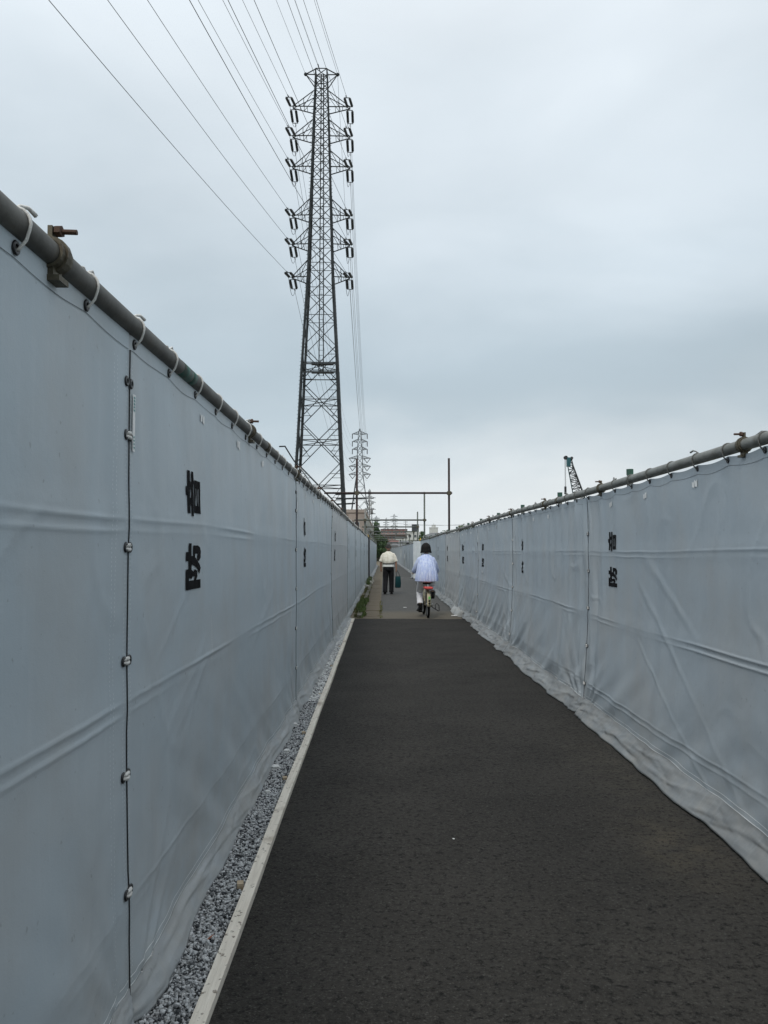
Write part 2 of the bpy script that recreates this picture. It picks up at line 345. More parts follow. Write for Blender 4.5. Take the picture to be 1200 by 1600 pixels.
# ================================================================== fences of sheets
ZL, ZR = 2.238, 2.063
def surf(side, idx, s, z, y0, y1):
    """distance the sheet stands out towards the path at (s=y, z)"""
    s = np.asarray(s, float); z = np.asarray(z, float); sd = 0 if side < 0 else 50
    ztop = (ZL if side < 0 else ZR) - .04
    amp = 1.0 if side < 0 else (1.5 if idx <= 1 else 2.3)
    edge = np.clip(np.minimum(s - y0, y1 - s), 0, 9); dn = np.clip(ztop - z, 0, 9)
    pin = 1 - np.exp(-edge / .10); pint = 1 - np.exp(-dn / .10)
    d = .016 * vnoise(s * .55, z * .8 + 9, sd) + .005 * vnoise(s * 2.2, z * 1.1 + 3, sd + 1)
    # tension folds running down from the ties, out from the seam and up from the weighted foot
    f = .012 * amp * np.exp(-dn / .40) * vnoise(s * 5.2, z * .7, sd + 2)
    f = f + (.013 if side < 0 else .019) * amp * np.exp(-edge / .22) * vnoise(edge * 14 + (z - 1.1) * 1.6 + idx * 5, z * 2.6, sd + 3)
    f = f + (.0042 if side < 0 else .0088 * amp) * (.30 + .9 * np.exp(-edge / .55)) * vnoise(s * 6.5 + z * .35, z * .55 + 4, sd + 4)
    f = f + .024 * amp * np.exp(-np.clip(z, 0, 9) / .30) * vnoise(s * 4.0 + z * 7, z * 2.2, sd + 5)
    f = f + .010 * amp * np.exp(-np.clip(z, 0, 9) / .6) * np.exp(-edge / .7) * vnoise(np.arctan2(z + .02, edge + .02) * 11 + idx * 3, edge * .8, sd + 12)
    f = f + .004 * np.exp(-np.clip(z - .1, 0, 9) / .5) * np.exp(-edge / .5) * vnoise(s * 16 - z * 7, z * 3, sd + 10)
    # sharp random wrinkles, only here and there
    for q, (fa, fb, am_) in enumerate(((2.1, 1.3, .0034), (-1.4, 2.4, .0030), (3.6, .5, .0026))):
        n_ = vnoise(s * fa + z * fb + q * 9, z * 1.7 - s * .6, sd + 14 + q); mk = np.clip(vnoise(s * .9 + q * 4, z * .9, sd + 18 + q) * 2.2 - .25, 0, 1)
        f = f + am_ * (1.0 if side < 0 else 1.4) * mk * np.clip(1 - np.abs(n_) * 9, 0, 1)
    d = d + f * pin
    # fold creases from the packing: fine sharp double ridges
    for k, zc in enumerate((1.61, 1.02, .385) if side < 0 else (1.50, .93, .30)):
        zz = crease(side, k, zc, s)
        st = (.0022 if side < 0 else .0015, .0034 if side < 0 else .0028, .0024 if side < 0 else .0016)[k] * np.clip(.75 + 1.1 * vnoise(s * 1.3, s * 0 + 5 + k, sd + 9), .12, 2)
        st2 = np.clip(.5 + 1.5 * vnoise(s * .9, s * 0 + 8 + k, sd + 11), 0, 1.2)
        d = d + pin * st * (np.exp(-((z - zz) / .0065) ** 2) + st2 * .8 * np.exp(-((z - zz + .040) / .006) ** 2) - .35 * np.exp(-((z - zz + .020) / .014) ** 2))
        d = d + .0035 * np.exp(-((z - zz) / .06) ** 2)
    tuck = np.clip((y0 + .012 - s) / .012, 0, 1) * -.011
    lean = np.clip((1.2 - z) / 1.2, 0, 1) ** 1.6 * (.022 if side < 0 else .060)
    return d * pint + lean + tuck
def crease(side, k, zc, s): return zc + .014 * vnoise(s * .5, s * 0 + k, 66 + k + (side > 0) * 5) + .0025 * vnoise(s * 3, s * 0 + k, 76)
PX = {-1: -.835, 1: 1.90}
def top_of(side, s, ties):
    zr = (ZL if side < 0 else ZR) + rail_dz(side, s)
    s = np.asarray(s, float)
    ph = np.abs(np.sin(PI * (s - ties[0]) / .43))
    return zr - (.020 if side < 0 else .032) - (.008 if side < 0 else .015) * ph
def rail_dz(side, s):
    return .010 * np.sin(np.asarray(s, float) * .5 + (1 if side > 0 else 0)) - .004
def pt(side, idx, s, z, y0, y1, off=0.0):
    d = surf(side, idx, s, z, y0, y1) + off
    X = PX[side] - side * d
    return np.stack([X + 0 * np.asarray(s), np.asarray(s, float) + 0 * X, np.asarray(z, float) + 0 * X], -1)
def grid_faces(nx, ny, flip=False):
    i, j = np.meshgrid(np.arange(nx - 1), np.arange(ny - 1)); a = (j * nx + i).ravel()
    f = np.stack([a, a + 1, a + nx + 1, a + nx], -1)
    return f[:, ::-1] if flip else f
def poly_in(px, py, P):
    ins = np.zeros(px.shape, bool); n = len(P); j = n - 1
    for i in range(n):
        xi, yi = P[i]; xj, yj = P[j]
        c = ((yi > py) != (yj > py)) & (px < (xj - xi) * (py - yi) / (yj - yi + 1e-12) + xi); ins ^= c; j = i
    return ins
R4 = lambda x0, x1, y0, y1: [(x0, y0), (x1, y0), (x1, y1), (x0, y1)]
GLY_ON = [R4(335, 356, 410, 495), R4(350, 375, 248, 665), [(375, 350), (390, 360), (390, 430), (375, 425)], [(375, 510), (390, 515), (390, 590), (375, 575)],
          R4(388, 410, 248, 690), R4(420, 493, 325, 402), R4(420, 493, 575, 650), R4(420, 436, 325, 650), R4(448, 463, 325, 650), R4(476, 493, 325, 650)]
GLY_BO = [R4(325, 475, 1345, 1432), R4(322, 350, 1235, 1432),
          [(345, 1240), (375, 1237), (395, 1262), (412, 1236), (435, 1258), (442, 1310), (424, 1350), (404, 1350), (412, 1308), (388, 1306), (376, 1330), (352, 1318)],
          R4(322, 352, 1070, 1155), R4(348, 376, 985, 1245),
          [(395, 1005), (445, 1005), (470, 1022), (480, 1060), (478, 1125), (456, 1162), (440, 1145), (447, 1085), (395, 1082)],
          R4(395, 415, 1005, 1120),
          [(350, 1110), (400, 1108), (425, 1130), (455, 1180), (478, 1228), (462, 1290), (445, 1240), (415, 1205), (372, 1190), (350, 1180)]]
def glyph(name, polys, box, side, idx, yc, zc, H, W, parent, y0, y1, n):
    x0, x1, ya, yb = box; nx = int(n * .7); ny = n
    u = (np.arange(nx) + .5) / nx; v = (np.arange(ny) + .5) / ny; U, Vv = np.meshgrid(u, v)
    px = x0 + U * (x1 - x0); py = ya + Vv * (yb - ya); m = np.zeros(px.shape, bool)
    for P in polys: m |= poly_in(px, py, P)
    # corner lattice
    uc = np.linspace(0, 1, nx + 1); vc = np.linspace(0, 1, ny + 1); UC, VC = np.meshgrid(uc, vc)
    s = yc - side * -1 * (UC - .5) * H if side < 0 else yc - (UC - .5) * H     # character head points to the left of a reader facing the sheet
    if side < 0: s = yc + (UC - .5) * H
    z = zc - (VC - .5) * W
    P3 = pt(side, idx, s, z, y0, y1, .0035).reshape(-1, 3)
    fa = grid_faces(nx + 1, ny + 1, side > 0)[m.ravel()]
    used, inv = np.unique(fa, return_inverse=True)
    return np_mesh(name, P3[used], inv.reshape(fa.shape), PRINT, parent)
def ring_mesh(name, R, r, m, n=14, k=6):
    mb = MB(); v = []; f = []
    for i in range(n):
        a = 2 * PI * i / n
        for j in range(k):
            b = 2 * PI * j / k; rr = R + r * math.cos(b)
            v.append((r * .7 * math.sin(b), rr * math.cos(a), rr * math.sin(a)))
    for i in range(n):
        for j in range(k): f.append((i * k + j, ((i + 1) % n) * k + j, ((i + 1) % n) * k + (j + 1) % k, i * k + (j + 1) % k))
    mb.add(v, f); mb.add([(-.001, R * math.cos(2 * PI * i / n), R * math.sin(2 * PI * i / n)) for i in range(n)], [tuple(range(n))])
    o = mb.build(name, m, smooth=True); return o
PROTO = []                     # prototype meshes, removed again at the end
EYE0 = ring_mesh('eyelet', .0125, .0055, EYELET); PROTO.append(EYE0)
PIPE_R0 = .0315
def tie_obj(side, kind):
    rx = PIPE_R0 + .004; mb = MB(); pts = []
    for k in range(13):                                   # loop over the pipe
        a = -2.4 + k * (4.6) / 12
        pts.append((-side * .0 + math.sin(a) * rx * -side, .006 * math.sin(k * .8), math.cos(a) * rx))
    front = (-side * (rx * .72), 0, -rx * .72)
    pts = [(side * .004, .003, -.062), (-side * .008, .002, -.058), (-side * .024, .002, -.038)] + [(-side * math.sin(a) * rx, (a - 2.2) * .004, math.cos(a) * rx) for a in [2.0 - .36 * k for k in range(12)]]
    mb.tube(pts, .0038, 6)
    if kind == 1: mb.tube([(side * .01, 0, rx), (-side * .0, .02, rx + .014), (-side * .005, .05, rx + .022), (-side * .012, .075, rx + .014)], [.0035, .004, .005, .006], 6)
    if kind == 2:
        mb.tube([(0, 0, rx), (0, .02, rx + .012), (0, .045, rx + .022), (0, .062, rx + .010), (0, .045, rx + .002), (0, .01, rx + .004)], .0035, 6)
        mb.tube([(0, 0, rx), (0, -.02, rx + .010), (0, -.035, rx + .006)], .003, 6)
    if kind == 3: mb.tube([(0, -.01, rx), (0, .03, rx + .006), (0, .07, rx - .002), (0, .11, rx - .008)], .0035, 6)
    return mb
def clamp_parts(root, side, big=True):
    k_ = 1.18 if side < 0 else 1.0; root.scale = (k_, 1.5 if side < 0 else 1.1, k_); R = PIPE_R0 / k_; n = 18
    def arc(y0, y1, r0, r1, a0, a1):
        mb = MB(); v = []; f = []
        for k in range(n + 1):
            a = a0 + (a1 - a0) * k / n
            for (y, r) in ((y0, r0), (y1, r0), (y1, r1), (y0, r1)): v.append((r * math.sin(a), y, r * math.cos(a)))
        for k in range(n):
            for j in range(4): f.append((k * 4 + j, k * 4 + (j + 1) % 4, k * 4 + 4 + (j + 1) % 4, k * 4 + 4 + j))
        f += [(0, 1, 2, 3), (n * 4 + 3, n * 4 + 2, n * 4 + 1, n * 4)]; return mb.add(v, f)
    b = arc(-.022, .022, R + .001, R + .0075, 0, 2 * PI); b.add(*(lambda m: (m.v, m.f))(arc(-.008, .008, R + .007, R + .012, 0, 2 * PI)))
    b.box(-.012, .012, -.018, .018, -R - .030, -R - .004); b.box(-side * .01 - .016, -side * .01 + .016, -.020, .020, -R - .034, -R - .022)
    b.box(-.005, .005, -.012, .012, R + .004, R + .034)
    b.build('clamp_body', CLAMP, root)
    h = MB().bar((-side * -.004, 0, R + .026), (-side * .050, .004, R + .026), .0055, 10); h.build('bolt', RUST, root)
    MB().bar((-side * .008, 0, R + .026), (-side * .020, 0, R + .026), .0125, 6).build('nut', RUST, root)
def hemz(side, s, idx): return (.115 if side < 0 else .14) + .007 * vnoise(np.asarray(s) * 1.1, np.asarray(s) * 0, 77 + idx)
names_n = ['first', 'second', 'third', 'fourth', 'fifth', 'sixth', 'seventh', 'eighth', 'ninth', 'tenth', 'eleventh', 'twelfth']
def sheet(side, idx, y0, y1, mat_, label, near):
    X0 = PX[side]
    root = empty('soundproof_sheet', (X0, (y0 + y1) / 2, 0), label, 'fence sheet', 'grey vinyl sheets lining the %s side of the path' % ('left' if side < 0 else 'right'))
    inv = Matrix.Translation((-X0, -(y0 + y1) / 2, 0))
    kids = []
    ties = np.arange(math.ceil((y0 - TIE0[side]) / .43), math.floor((y1 - TIE0[side]) / .43) + 1) * .43 + TIE0[side]
    ties = [t for t in ties if y0 + .03 < t < y1 - .03]
    g = {2: (.026, .0065), 1: (.035, .010), 0: (.09, .03)}[near]
    ny = max(8, int((y1 - y0) / g[0])); nz = max(12, int(2.15 / g[1]))
    ss = np.concatenate([[y0 - .035, y0 - .012], np.linspace(y0 + .002, y1 - .002, ny - 2)]); tt = np.linspace(0, 1, nz)
    S, T = np.meshgrid(ss, tt); hem = hemz(side, S, idx)
    Z = hem - .004 + (top_of(side, S, [TIE0[side]]) - hem) * T
    V = pt(side, idx, S, Z, y0, y1).reshape(-1, 3)
    o = np_mesh('sheet', V, grid_faces(ny, nz, side > 0), mat_, None, True); kids.append(o)
    # skirt lying out on the ground
    nk = 16; S2, K = np.meshgrid(ss, np.concatenate([np.linspace(0, .985, nk - 1), [1.0]]))
    hem2 = hemz(side, S2, idx) + .006
    d0 = surf(side, idx, S2, hem2, y0, y1)
    reach = (.060 if side < 0 else .120) + (.009 if side < 0 else .028) * vnoise(S2 * 1.4, S2 * 0 + 2, 31) + .006 * vnoise(S2 * 4.2, S2 * 0 + 4, 33)
    cen = np.clip(np.minimum(S2 - y0, y1 - S2), 0, 9)
    reach = reach - (.045 if side < 0 else .06) * np.exp(-cen / .07)
    cr_ = .9 * vnoise(S2 * 1.7 + K * .8, K * 4 + idx * 3, 38) + .5 * vnoise(S2 * 5 - K * 4, K * 4, 39) + .9 * np.exp(-cen / .35) * vnoise(S2 * 13 - K * 5, K * 3, 40)
    ka = (.30 if side < 0 else .50) if near >= 1 else .5
    cr_ = cr_ + 1.3 * np.clip(1 - 6 * np.abs(vnoise(S2 * 2.6 - K * 2.2, K * 2 + idx, 41)), 0, 1) - .8 * np.clip(1 - 6 * np.abs(vnoise(S2 * 3.3 + K * 3, K * 2 + idx, 42)), 0, 1)
    d = d0 + .004 + reach * K ** 1.2 + ka * (.016 * np.sin(K * PI) + .004 * K) * cr_ + .004 * np.sin(K * PI)
    d = np.where(K >= 1, d - .035, d)
    z = hem2 * (1 - K) ** .95 + .010 * K + .007 * np.sin(K * PI) * vnoise(S2 * 7, K * 4 + 3, 39)
    z = np.maximum(z, .014); z = np.where(K >= 1, .0065, z)
    V2 = np.stack([X0 - side * d, S2, z], -1)
    # underside return so the hem has thickness
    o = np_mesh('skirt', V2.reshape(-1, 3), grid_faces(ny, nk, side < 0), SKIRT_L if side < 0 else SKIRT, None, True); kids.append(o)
    # hem seams
    def ribbon(name, zf, wd, m, off=.002, dash=None, s0=y0 + .01, s1=y1 - .01):
        n = max(4, int((s1 - s0) / (.04 if near == 2 else .15)))
        s_ = np.linspace(s0, s1, n); a = zf(s_); P0 = pt(side, idx, s_, a - wd / 2, y0, y1, off); P1 = pt(side, idx, s_, a + wd / 2, y0, y1, off)
        i = np.arange(n - 1); return np_mesh(name, np.concatenate([P0, P1]), np.stack([i, i + 1, i + n + 1, i + n], -1), m)
    if near >= 1:
        hm = lambda s_: hemz(side, s_, idx)
        kids.append(tag(ribbon('hem_stitching', lambda s_: hm(s_) + .008, .0042, THREAD), kind=None))
        kids.append(ribbon('hem_stitching', lambda s_: hm(s_) + .034, .0030, THREAD))
        kids.append(ribbon('top_stitching', lambda s_: top_of(side, s_, [TIE0[side]]) - .058 + .004 * np.sin(s_ * 9), .002, THREADD))
    if near == 2:       # dashed stitching beside both edges
        P = []; Q = []
        for yo in ([y0 + .018, y0 + .032] + ([y1 - .030, y1 - .016, y1 - .11, y1 - .135])):
            zs = np.arange(.12, 2.12, .014 if side < 0 else .02)
            for z_ in zs:
                if random.random() < .12: continue
                c = [(yo - .0007, z_), (yo + .0007, z_), (yo + .0007, z_ + .006), (yo - .0007, z_ + .006)]
                b = len(P); P += c; Q.append((b, b + 1, b + 2, b + 3))
        if side < 0 and idx == 1:
            for (yo, za, zb) in ((3.80, .99, 1.19), (3.812, .99, 1.16), (6.02, .99, 1.13)):
                for z_ in np.arange(za, zb, .011):
                    b = len(P); P += [(yo - .0012, z_), (yo + .0012, z_), (yo + .0012, z_ + .006), (yo - .0012, z_ + .006)]; Q.append((b, b + 1, b + 2, b + 3))
        P = np.array(P); kids.append(tag(np_mesh('edge_stitching', pt(side, idx, P[:, 0], P[:, 1], y0, y1, .0025), Q, THREAD), kind='stuff'))
    # printed characters, turned a quarter left as on the photo
    n = {2: 120, 1: 60, 0: 20}[near]
    if side < 0: yc, zc1, zc2, H, W = y0 + .86, 1.745, 1.435, .265, .195
    else: yc, zc1, zc2, H, W = y1 - .78, 1.58, 1.285, .26, .165
    if y0 < yc < y1 and yc > .6:
        kids.append(glyph('printed_character', GLY_ON, (333, 495, 245, 692), side, idx, yc, zc1, H if side < 0 else -H * -1, W, None, y0, y1, n))
        kids.append(glyph('printed_character', GLY_BO, (320, 482, 983, 1434), side, idx, yc, zc2, H, W * 1.02, None, y0, y1, n))
    # small white tape patches under the top hem
    k = 0
    base = (y0 + 1.05) if side < 0 else (y1 - .75)
    for j in range(3):
        yy = base + j * .92 if side < 0 else base - j * .92
        if not (y0 + .1 < yy < y1 - .1): continue
        ztp = float(top_of(side, yy, [TIE0[side]])) - .11
        mb = MB(); rr = random.Random(idx * 10 + j + (side > 0) * 100)
        for q in range(2):
            ya = yy - .045 + q * .045 + rr.uniform(-.004, .004); yb = ya + rr.uniform(.028, .042); za = ztp - .022 + rr.uniform(-.008, .008); zb = za + rr.uniform(.034, .05)
            ya2, yb2, zz = [np.array(v_) for v_ in ((ya, ya + .004), (yb, yb - .003), (za, zb))]
            c = [(ya, za), (yb, za + rr.uniform(-.006, .006)), (yb + .003, zb), ((ya + yb) / 2, zb - rr.uniform(0, .012)), (ya, zb + .003)]
            P = pt(side, idx, np.array([a for a, _ in c]), np.array([b_ for _, b_ in c]), y0, y1, .004); mb.add([Vector(p) for p in P], [tuple(range(5))])
        kids.append(mb.build('tape_patch', STICK))
    # label strip beside the seam
    yl = (y0 + .050) if side < 0 else (y1 - .040)
    if near >= 1 and yl > 0:
        zt_, zb_ = ((2.02, 1.83) if side < 0 else (1.86, 1.69))
        zs = np.linspace(zb_, zt_, 7); mb = MB(); P0 = pt(side, idx, zs * 0 + yl - .012, zs, y0, y1, .006); P1 = pt(side, idx, zs * 0 + yl + .014, zs, y0, y1, .006)
        mb.add([Vector(p) for p in P0] + [Vector(p) for p in P1], [(i, i + 1, i + 8, i + 7) for i in range(6)]); o = mb.build('label_strip', STICK); kids.append(o)
        mb = MB(); rr = random.Random(5)
        for z_, hh in [(zt_ - .012 - q * .0105, .006) for q in range(5)] + [(zb_ + .012 + q * .0115, .006) for q in range(4)]:
            c = [(yl - .008, z_), (yl + rr.uniform(.002, .010), z_ - .004), (yl + .009, z_ + hh * .5), (yl - rr.uniform(0, .006), z_ + hh * .8)]
            P = pt(side, idx, np.array([a for a, _ in c]), np.array([b_ for _, b_ in c]), y0, y1, .0072); mb.add([Vector(p) for p in P], [(0, 1, 2, 3)])
        kids.append(mb.build('label_print', STICKT, kind='stuff'))
    for o in kids:
        o.data.transform(inv); o.parent = root
    # eyelets, ropes
    def place(src, name, loc, rot=(0, 0, 0), mt=None):
        o = inst(src, root, loc, rot); o.name = name; return o
    def at(s, z, off): return Vector(pt(side, idx, np.array([s]), np.array([z]), y0, y1, off)[0]) + Vector((-X0, -(y0 + y1) / 2, 0))
    seam_z = [z for z in np.arange(.42, 2.0, .364)] if side < 0 else [z for z in np.arange(.28, 1.9, .345)]
    if near >= 1:
        for z_ in seam_z + ([2.05] if side < 0 else []):
            for yo in (y0 + .024, y1 - .024):
                if yo < .5: continue
                place(EYE0, 'eyelet', at(yo, z_, .003))
        for t in ties:
            if t < 1.0: continue
            place(EYE0, 'eyelet', at(t, float(top_of(side, t, [TIE0[side]])) - (.036 if side < 0 else .026), .003))
    zr0 = ZL if side < 0 else ZR
    for q, t in enumerate(ties):
        if t < 1.0 or (near == 0 and (q % 2) and t > 25): continue
        kk = {(-1, 4): 1, (-1, 5): 2, (-1, 6): 1}.get((side, int(round((t - TIE0[side]) / .43))), [0, 1, 0, 3, 0, 2, 0, 0][int(t * 7) % 8])
        o = place(TIES[(side, kk)], 'tie_rope', (0, t - (y0 + y1) / 2, zr0 + float(rail_dz(side, t))))
    # lacing to the next sheet: cord in the seam and rope wraps over the eyelet pairs
    if y0 > .5:
        zs = np.linspace(.05, zr0 - .08, 30)
        P = [at(y0 + .002, float(z_), .0125) for z_ in zs]
        MB().tube(P, .0027 if near == 2 else .0022, 5).build('lacing_cord', CORD, root, True)
        for z_ in (seam_z if near >= 1 else []):
            c = at(y0, z_, .012); mb = MB()
            for dz in (-.006, .006):
                mb.tube([c + Vector((side * .012, -.024, dz)), c + Vector((-side * .004, -.014, dz)), c + Vector((-side * .007, 0, dz * 1.3)), c + Vector((-side * .004, .014, dz)), c + Vector((side * .012, .024, dz))], .0066, 6)
            mb.build('lacing_rope', ROPE, root, True)
    return root
TIE0 = {-1: .06, 1: .10}
TIES = {}
for s_ in (-1, 1):
    for k_ in range(4):
        TIES[(s_, k_)] = tie_obj(s_, k_).build('tie_rope', ROPE if s_ < 0 else mat('grey_rope', (.20, .20, .19), .9, (.12, .12, .11), 120), smooth=True); PROTO.append(TIES[(s_, k_)])
SL = [-2.4, 2.59, 7.48, 12.75, 18.0, 23.2, 28.4, 33.6, 38.6, 41.9]
LL = ['grey vinyl sheet at the left picture edge, before the first laced seam',
      'grey vinyl sheet on the left with the large black characters and white label strip',
      'grey vinyl sheet on the left just past the one with the large black characters',
      'fourth grey sheet of the left fence, ending about where the dark asphalt ends',
      'fifth grey sheet of the left fence, the first beside the weedy verge',
      'sixth grey sheet of the left fence, above the green weeds and kerb',
      'seventh grey sheet of the left fence, level with the walking man',
      'narrow foreshortened eighth grey sheet of the left fence, past the walking man',
      'last grey sheet of the near left fence, ending at the dark post']
for i in range(9):
    sheet(-1, i, SL[i], SL[i + 1], SHEET if i not in (3,) else SHEET_W, LL[i], 2 if i < 2 else (1 if i < 4 else 0))
SR = [-1.5, 3.05, 7.47, 11.85, 16.2, 20.1, 24.6, 29.0, 33.4, 37.8, 41.6]
LR = ['grey vinyl sheet of the right fence beside the camera, just outside the picture',
      'large grey vinyl sheet at the right picture edge with two black characters',
      'grey creased vinyl sheet of the right fence, second from the right picture edge',
      'grey strongly folded sheet of the right fence, third from the right picture edge',
      'blue-grey sheet of the right fence, its foot curling out where asphalt ends',
      'warm-tinted grey sheet of the right fence, just beyond the curled white flap',
      'grey sheet of the right fence behind the cyclist, right of her shoulder',
      'narrow grey sheet of the right fence hidden partly by the cyclist',
      'foreshortened grey sheet of the right fence, second before the white corrugated panel',
      'last grey sheet of the near right fence, next to the white corrugated panel']
for i in range(10):
    sheet(1, i, SR[i], SR[i + 1], SHEET_W if i == 5 else SHEET_R, LR[i], 2 if i == 1 else (1 if i in (2, 3, 4) else 0))

# rails, posts, clamps of the near fences
def rail(side, y0, y1, m, label):
    r = empty('top_rail', (PX[side], y0, ZL if side < 0 else ZR), label, 'pipe', 'top rails of the fences')
    ys = np.linspace(0, y1 - y0, max(3, int((y1 - y0) / .35)))
    MB().tube([(0, y, float(rail_dz(side, y + y0))) for y in ys], PIPE_R0, 20).build('pipe', m, r, True)
    if side < 0:
        for (ya, yb) in ((3.20, 3.34), (3.36, 3.42)): MB().bar((0, ya - y0, float(rail_dz(side, ya))), (0, yb - y0, float(rail_dz(side, yb))), PIPE_R0 + .0006, 24).build('paint_band', mat('worn_green_paint', (.02, .13, .095), .6, (.07, .07, .06), 25), r, True)
    y = 5.6 if side < 0 else 3.2
    while y < y1:
        if y > y0 + .1: MB().bar((0, y - y0 - .05, float(rail_dz(side, y))), (0, y - y0 + .05, float(rail_dz(side, y))), PIPE_R0 + .003, 18).build('joint_sleeve', CLAMP, r, True)
        y += 5.5
rail(-1, -1, 42.1, PIPE, 'long dark weathered steel pipe along the top of the left fence')
rail(1, -1, 41.8, PIPE_R, 'long pale grey steel pipe along the top of the right fence')
nk = 0
for side in (-1, 1):
    ys = [1.98, 4.92, 7.5, 10.0, 12.6, 15.2, 17.8, 21, 25, 30, 35, 40] if side < 0 else [4.2, 6.98, 9.4, 11.9, 14.4, 17, 20, 24, 28, 33, 38]
    for i, y in enumerate(ys):
        dz = float(rail_dz(side, y))
        lab = '%s steel pipe clamp from the near end of the %s fence rail' % (names_n[i], 'left' if side < 0 else 'right')
        if i == 0: lab = ('rusty pipe clamp with protruding bolt on the left rail by the picture edge' if side < 0 else 'pipe clamp on the right rail close to the right picture edge')
        c = empty('pipe_clamp', (PX[side], y, (ZL if side < 0 else ZR) + dz), lab, 'clamp', 'clamps on the fence rails')
        clamp_parts(c, side)
    ys = [2.06, 5.0, 7.9, 10.6, 13.2, 16, 19, 22, 25, 28, 31, 34, 37, 40] if side < 0 else [4.02, 6.5, 9.1, 11.55, 14.0, 16.5, 19, 22, 25, 28, 31, 34, 37, 40]
    for i, y in enumerate(ys):
        zt = 2.17 if side < 0 else 2.175
        lab = '%s upright scaffold pipe behind the %s fence, counted from the camera' % ((names_n + ['thirteenth', 'fourteenth'])[i], 'left' if side < 0 else 'right')
        o = MB().bar((0, 0, 0), (0, 0, zt), .0245, 12).build('fence_post', PIPE_R, smooth=False)
        o.location = (PX[side] + side * (.105 if side > 0 else .12), y, -.02)
        tag(o, lab, 'post', 'posts behind the fences')
        if side > 0: MB().bar((0, 0, zt - .035), (0, 0, zt + .012), .028, 12).build('cap', GREEN_CAP, o)
        o2 = MB().bar((0, 0, .3), (side * .8, 0, .02), .0245, 10).build('brace', PIPE_R, o)
# loose dark rope end sagging along the left rail
o = MB().tube([(-.80, 6.1, 2.30), (-.79, 6.35, 2.335), (-.79, 6.7, 2.31), (-.80, 7.1, 2.30), (-.805, 7.5, 2.295)], .006, 6).build('loose_rope', CORD, None, True)
tag(o, 'loose dark rope end lying over the left rail near the second seam', 'rope')
o = MB().tube([(-.80, 7.6, 2.29), (-.78, 8.0, 2.25), (-.775, 8.6, 2.21), (-.79, 9.3, 2.235), (-.80, 9.7, 2.29)], .007, 6).build('loose_rope', ROPE, None, True)
tag(o, 'loose pale rope looping below the left rail past the second seam', 'rope')

# second stretch: recessed fences beyond the gap
def plain_run(label, pts, zt, m, cat='fence sheet', seams=4.2):
    r = empty('far_sheet_fence', (pts[0][0], pts[0][1], 0), label, 'sheet fence'); ox, oy = pts[0]
    P = []; acc = 0; nz = 14
    for (xa, ya), (xb, yb) in zip(pts, pts[1:]):
        L = math.hypot(xb - xa, yb - ya); n = max(2, int(L / .25))
        nx_, ny_ = -(yb - ya) / L, (xb - xa) / L
        for i in range(n): P.append((xa + (xb - xa) * i / n, ya + (yb - ya) * i / n, nx_, ny_, acc + L * i / n))
        acc += L
    P.append((pts[-1][0], pts[-1][1], nx_, ny_, acc)); P = np.array(P)
    nseg = max(1, int(round(acc / seams))); edges = np.linspace(0, acc, nseg + 1)
    for a, b in zip(edges[:-1], edges[1:]):
        Q = P[(P[:, 4] >= a - .01) & (P[:, 4] <= b + .01)]
        if len(Q) < 2: continue
        T = np.linspace(.06, zt - .03, nz); A, Zz = np.meshgrid(np.arange(len(Q)), T); q = Q[A]
        d = .02 * vnoise(q[..., 4] * 1.6, Zz, 61) + .02 * vnoise(q[..., 4] * 4, Zz * .6, 62)
        V = np.stack([q[..., 0] + q[..., 2] * d - ox, q[..., 1] + q[..., 3] * d - oy, Zz], -1)
        np_mesh('sheet', V.reshape(-1, 3), grid_faces(len(Q), nz), m, r, True)
        sgn = 1 if ox > 0 else -1
        K = np.linspace(0, 1, 6); A, K2 = np.meshgrid(np.arange(len(Q)), K); q = Q[A]; d = (.02 + .16 * K2 + .04 * K2 * vnoise(q[..., 4] * 1.3, K2, 63))
        V = np.stack([q[..., 0] - sgn * d - ox, q[..., 1] - oy, .08 * (1 - K2) ** .8 + .012 + .02 * np.sin(K2 * PI)], -1)
        np_mesh('skirt', V.reshape(-1, 3), grid_faces(len(Q), 6), SKIRT, r, True)
    MB().tube([(p[0] - ox, p[1] - oy, zt) for p in P[::4]] + [(P[-1][0] - ox, P[-1][1] - oy, zt)], .028, 8).build('rail', PIPE, r, True)
plain_run('far grey sheet fence on the right beyond the white corrugated panel', [(1.62, 43.2), (1.95, 52), (1.85, 75), (1.66, 104), (1.1, 112), (.7, 118)], 2.02, SHEET_R)
plain_run('far grey sheet fence on the left beyond the dark post', [(-.80, 43.0), (-.79, 60), (-.78, 82)], 2.2, SHEET_R)
# white corrugated steel panel
def corrugated():
    r = empty('corrugated_panel', (1.75, 42.4, 0), 'white corrugated steel panel standing between the two right hand fences', 'panel')
    for k in range(2):
        mb = MB(); n = 20; v = []
        for i in range(n + 1):
            x = -.20 + k * .20 + i * .198 / n; d = .012 * (1 if (i // 3) % 2 else -1)
            v += [(x, d, .05), (x, d, 2.02)]
        mb.add(v, [(2 * i, 2 * i + 2, 2 * i + 3, 2 * i + 1) for i in range(n)]); mb.build('panel', mat('white_painted_steel', (.72, .75, .76), .5, (.60, .64, .66), 3), r)
    MB().box(-.21, .21, .02, .05, 1.0, 1.04).build('backing_rail', PIPE, r)
corrugated()
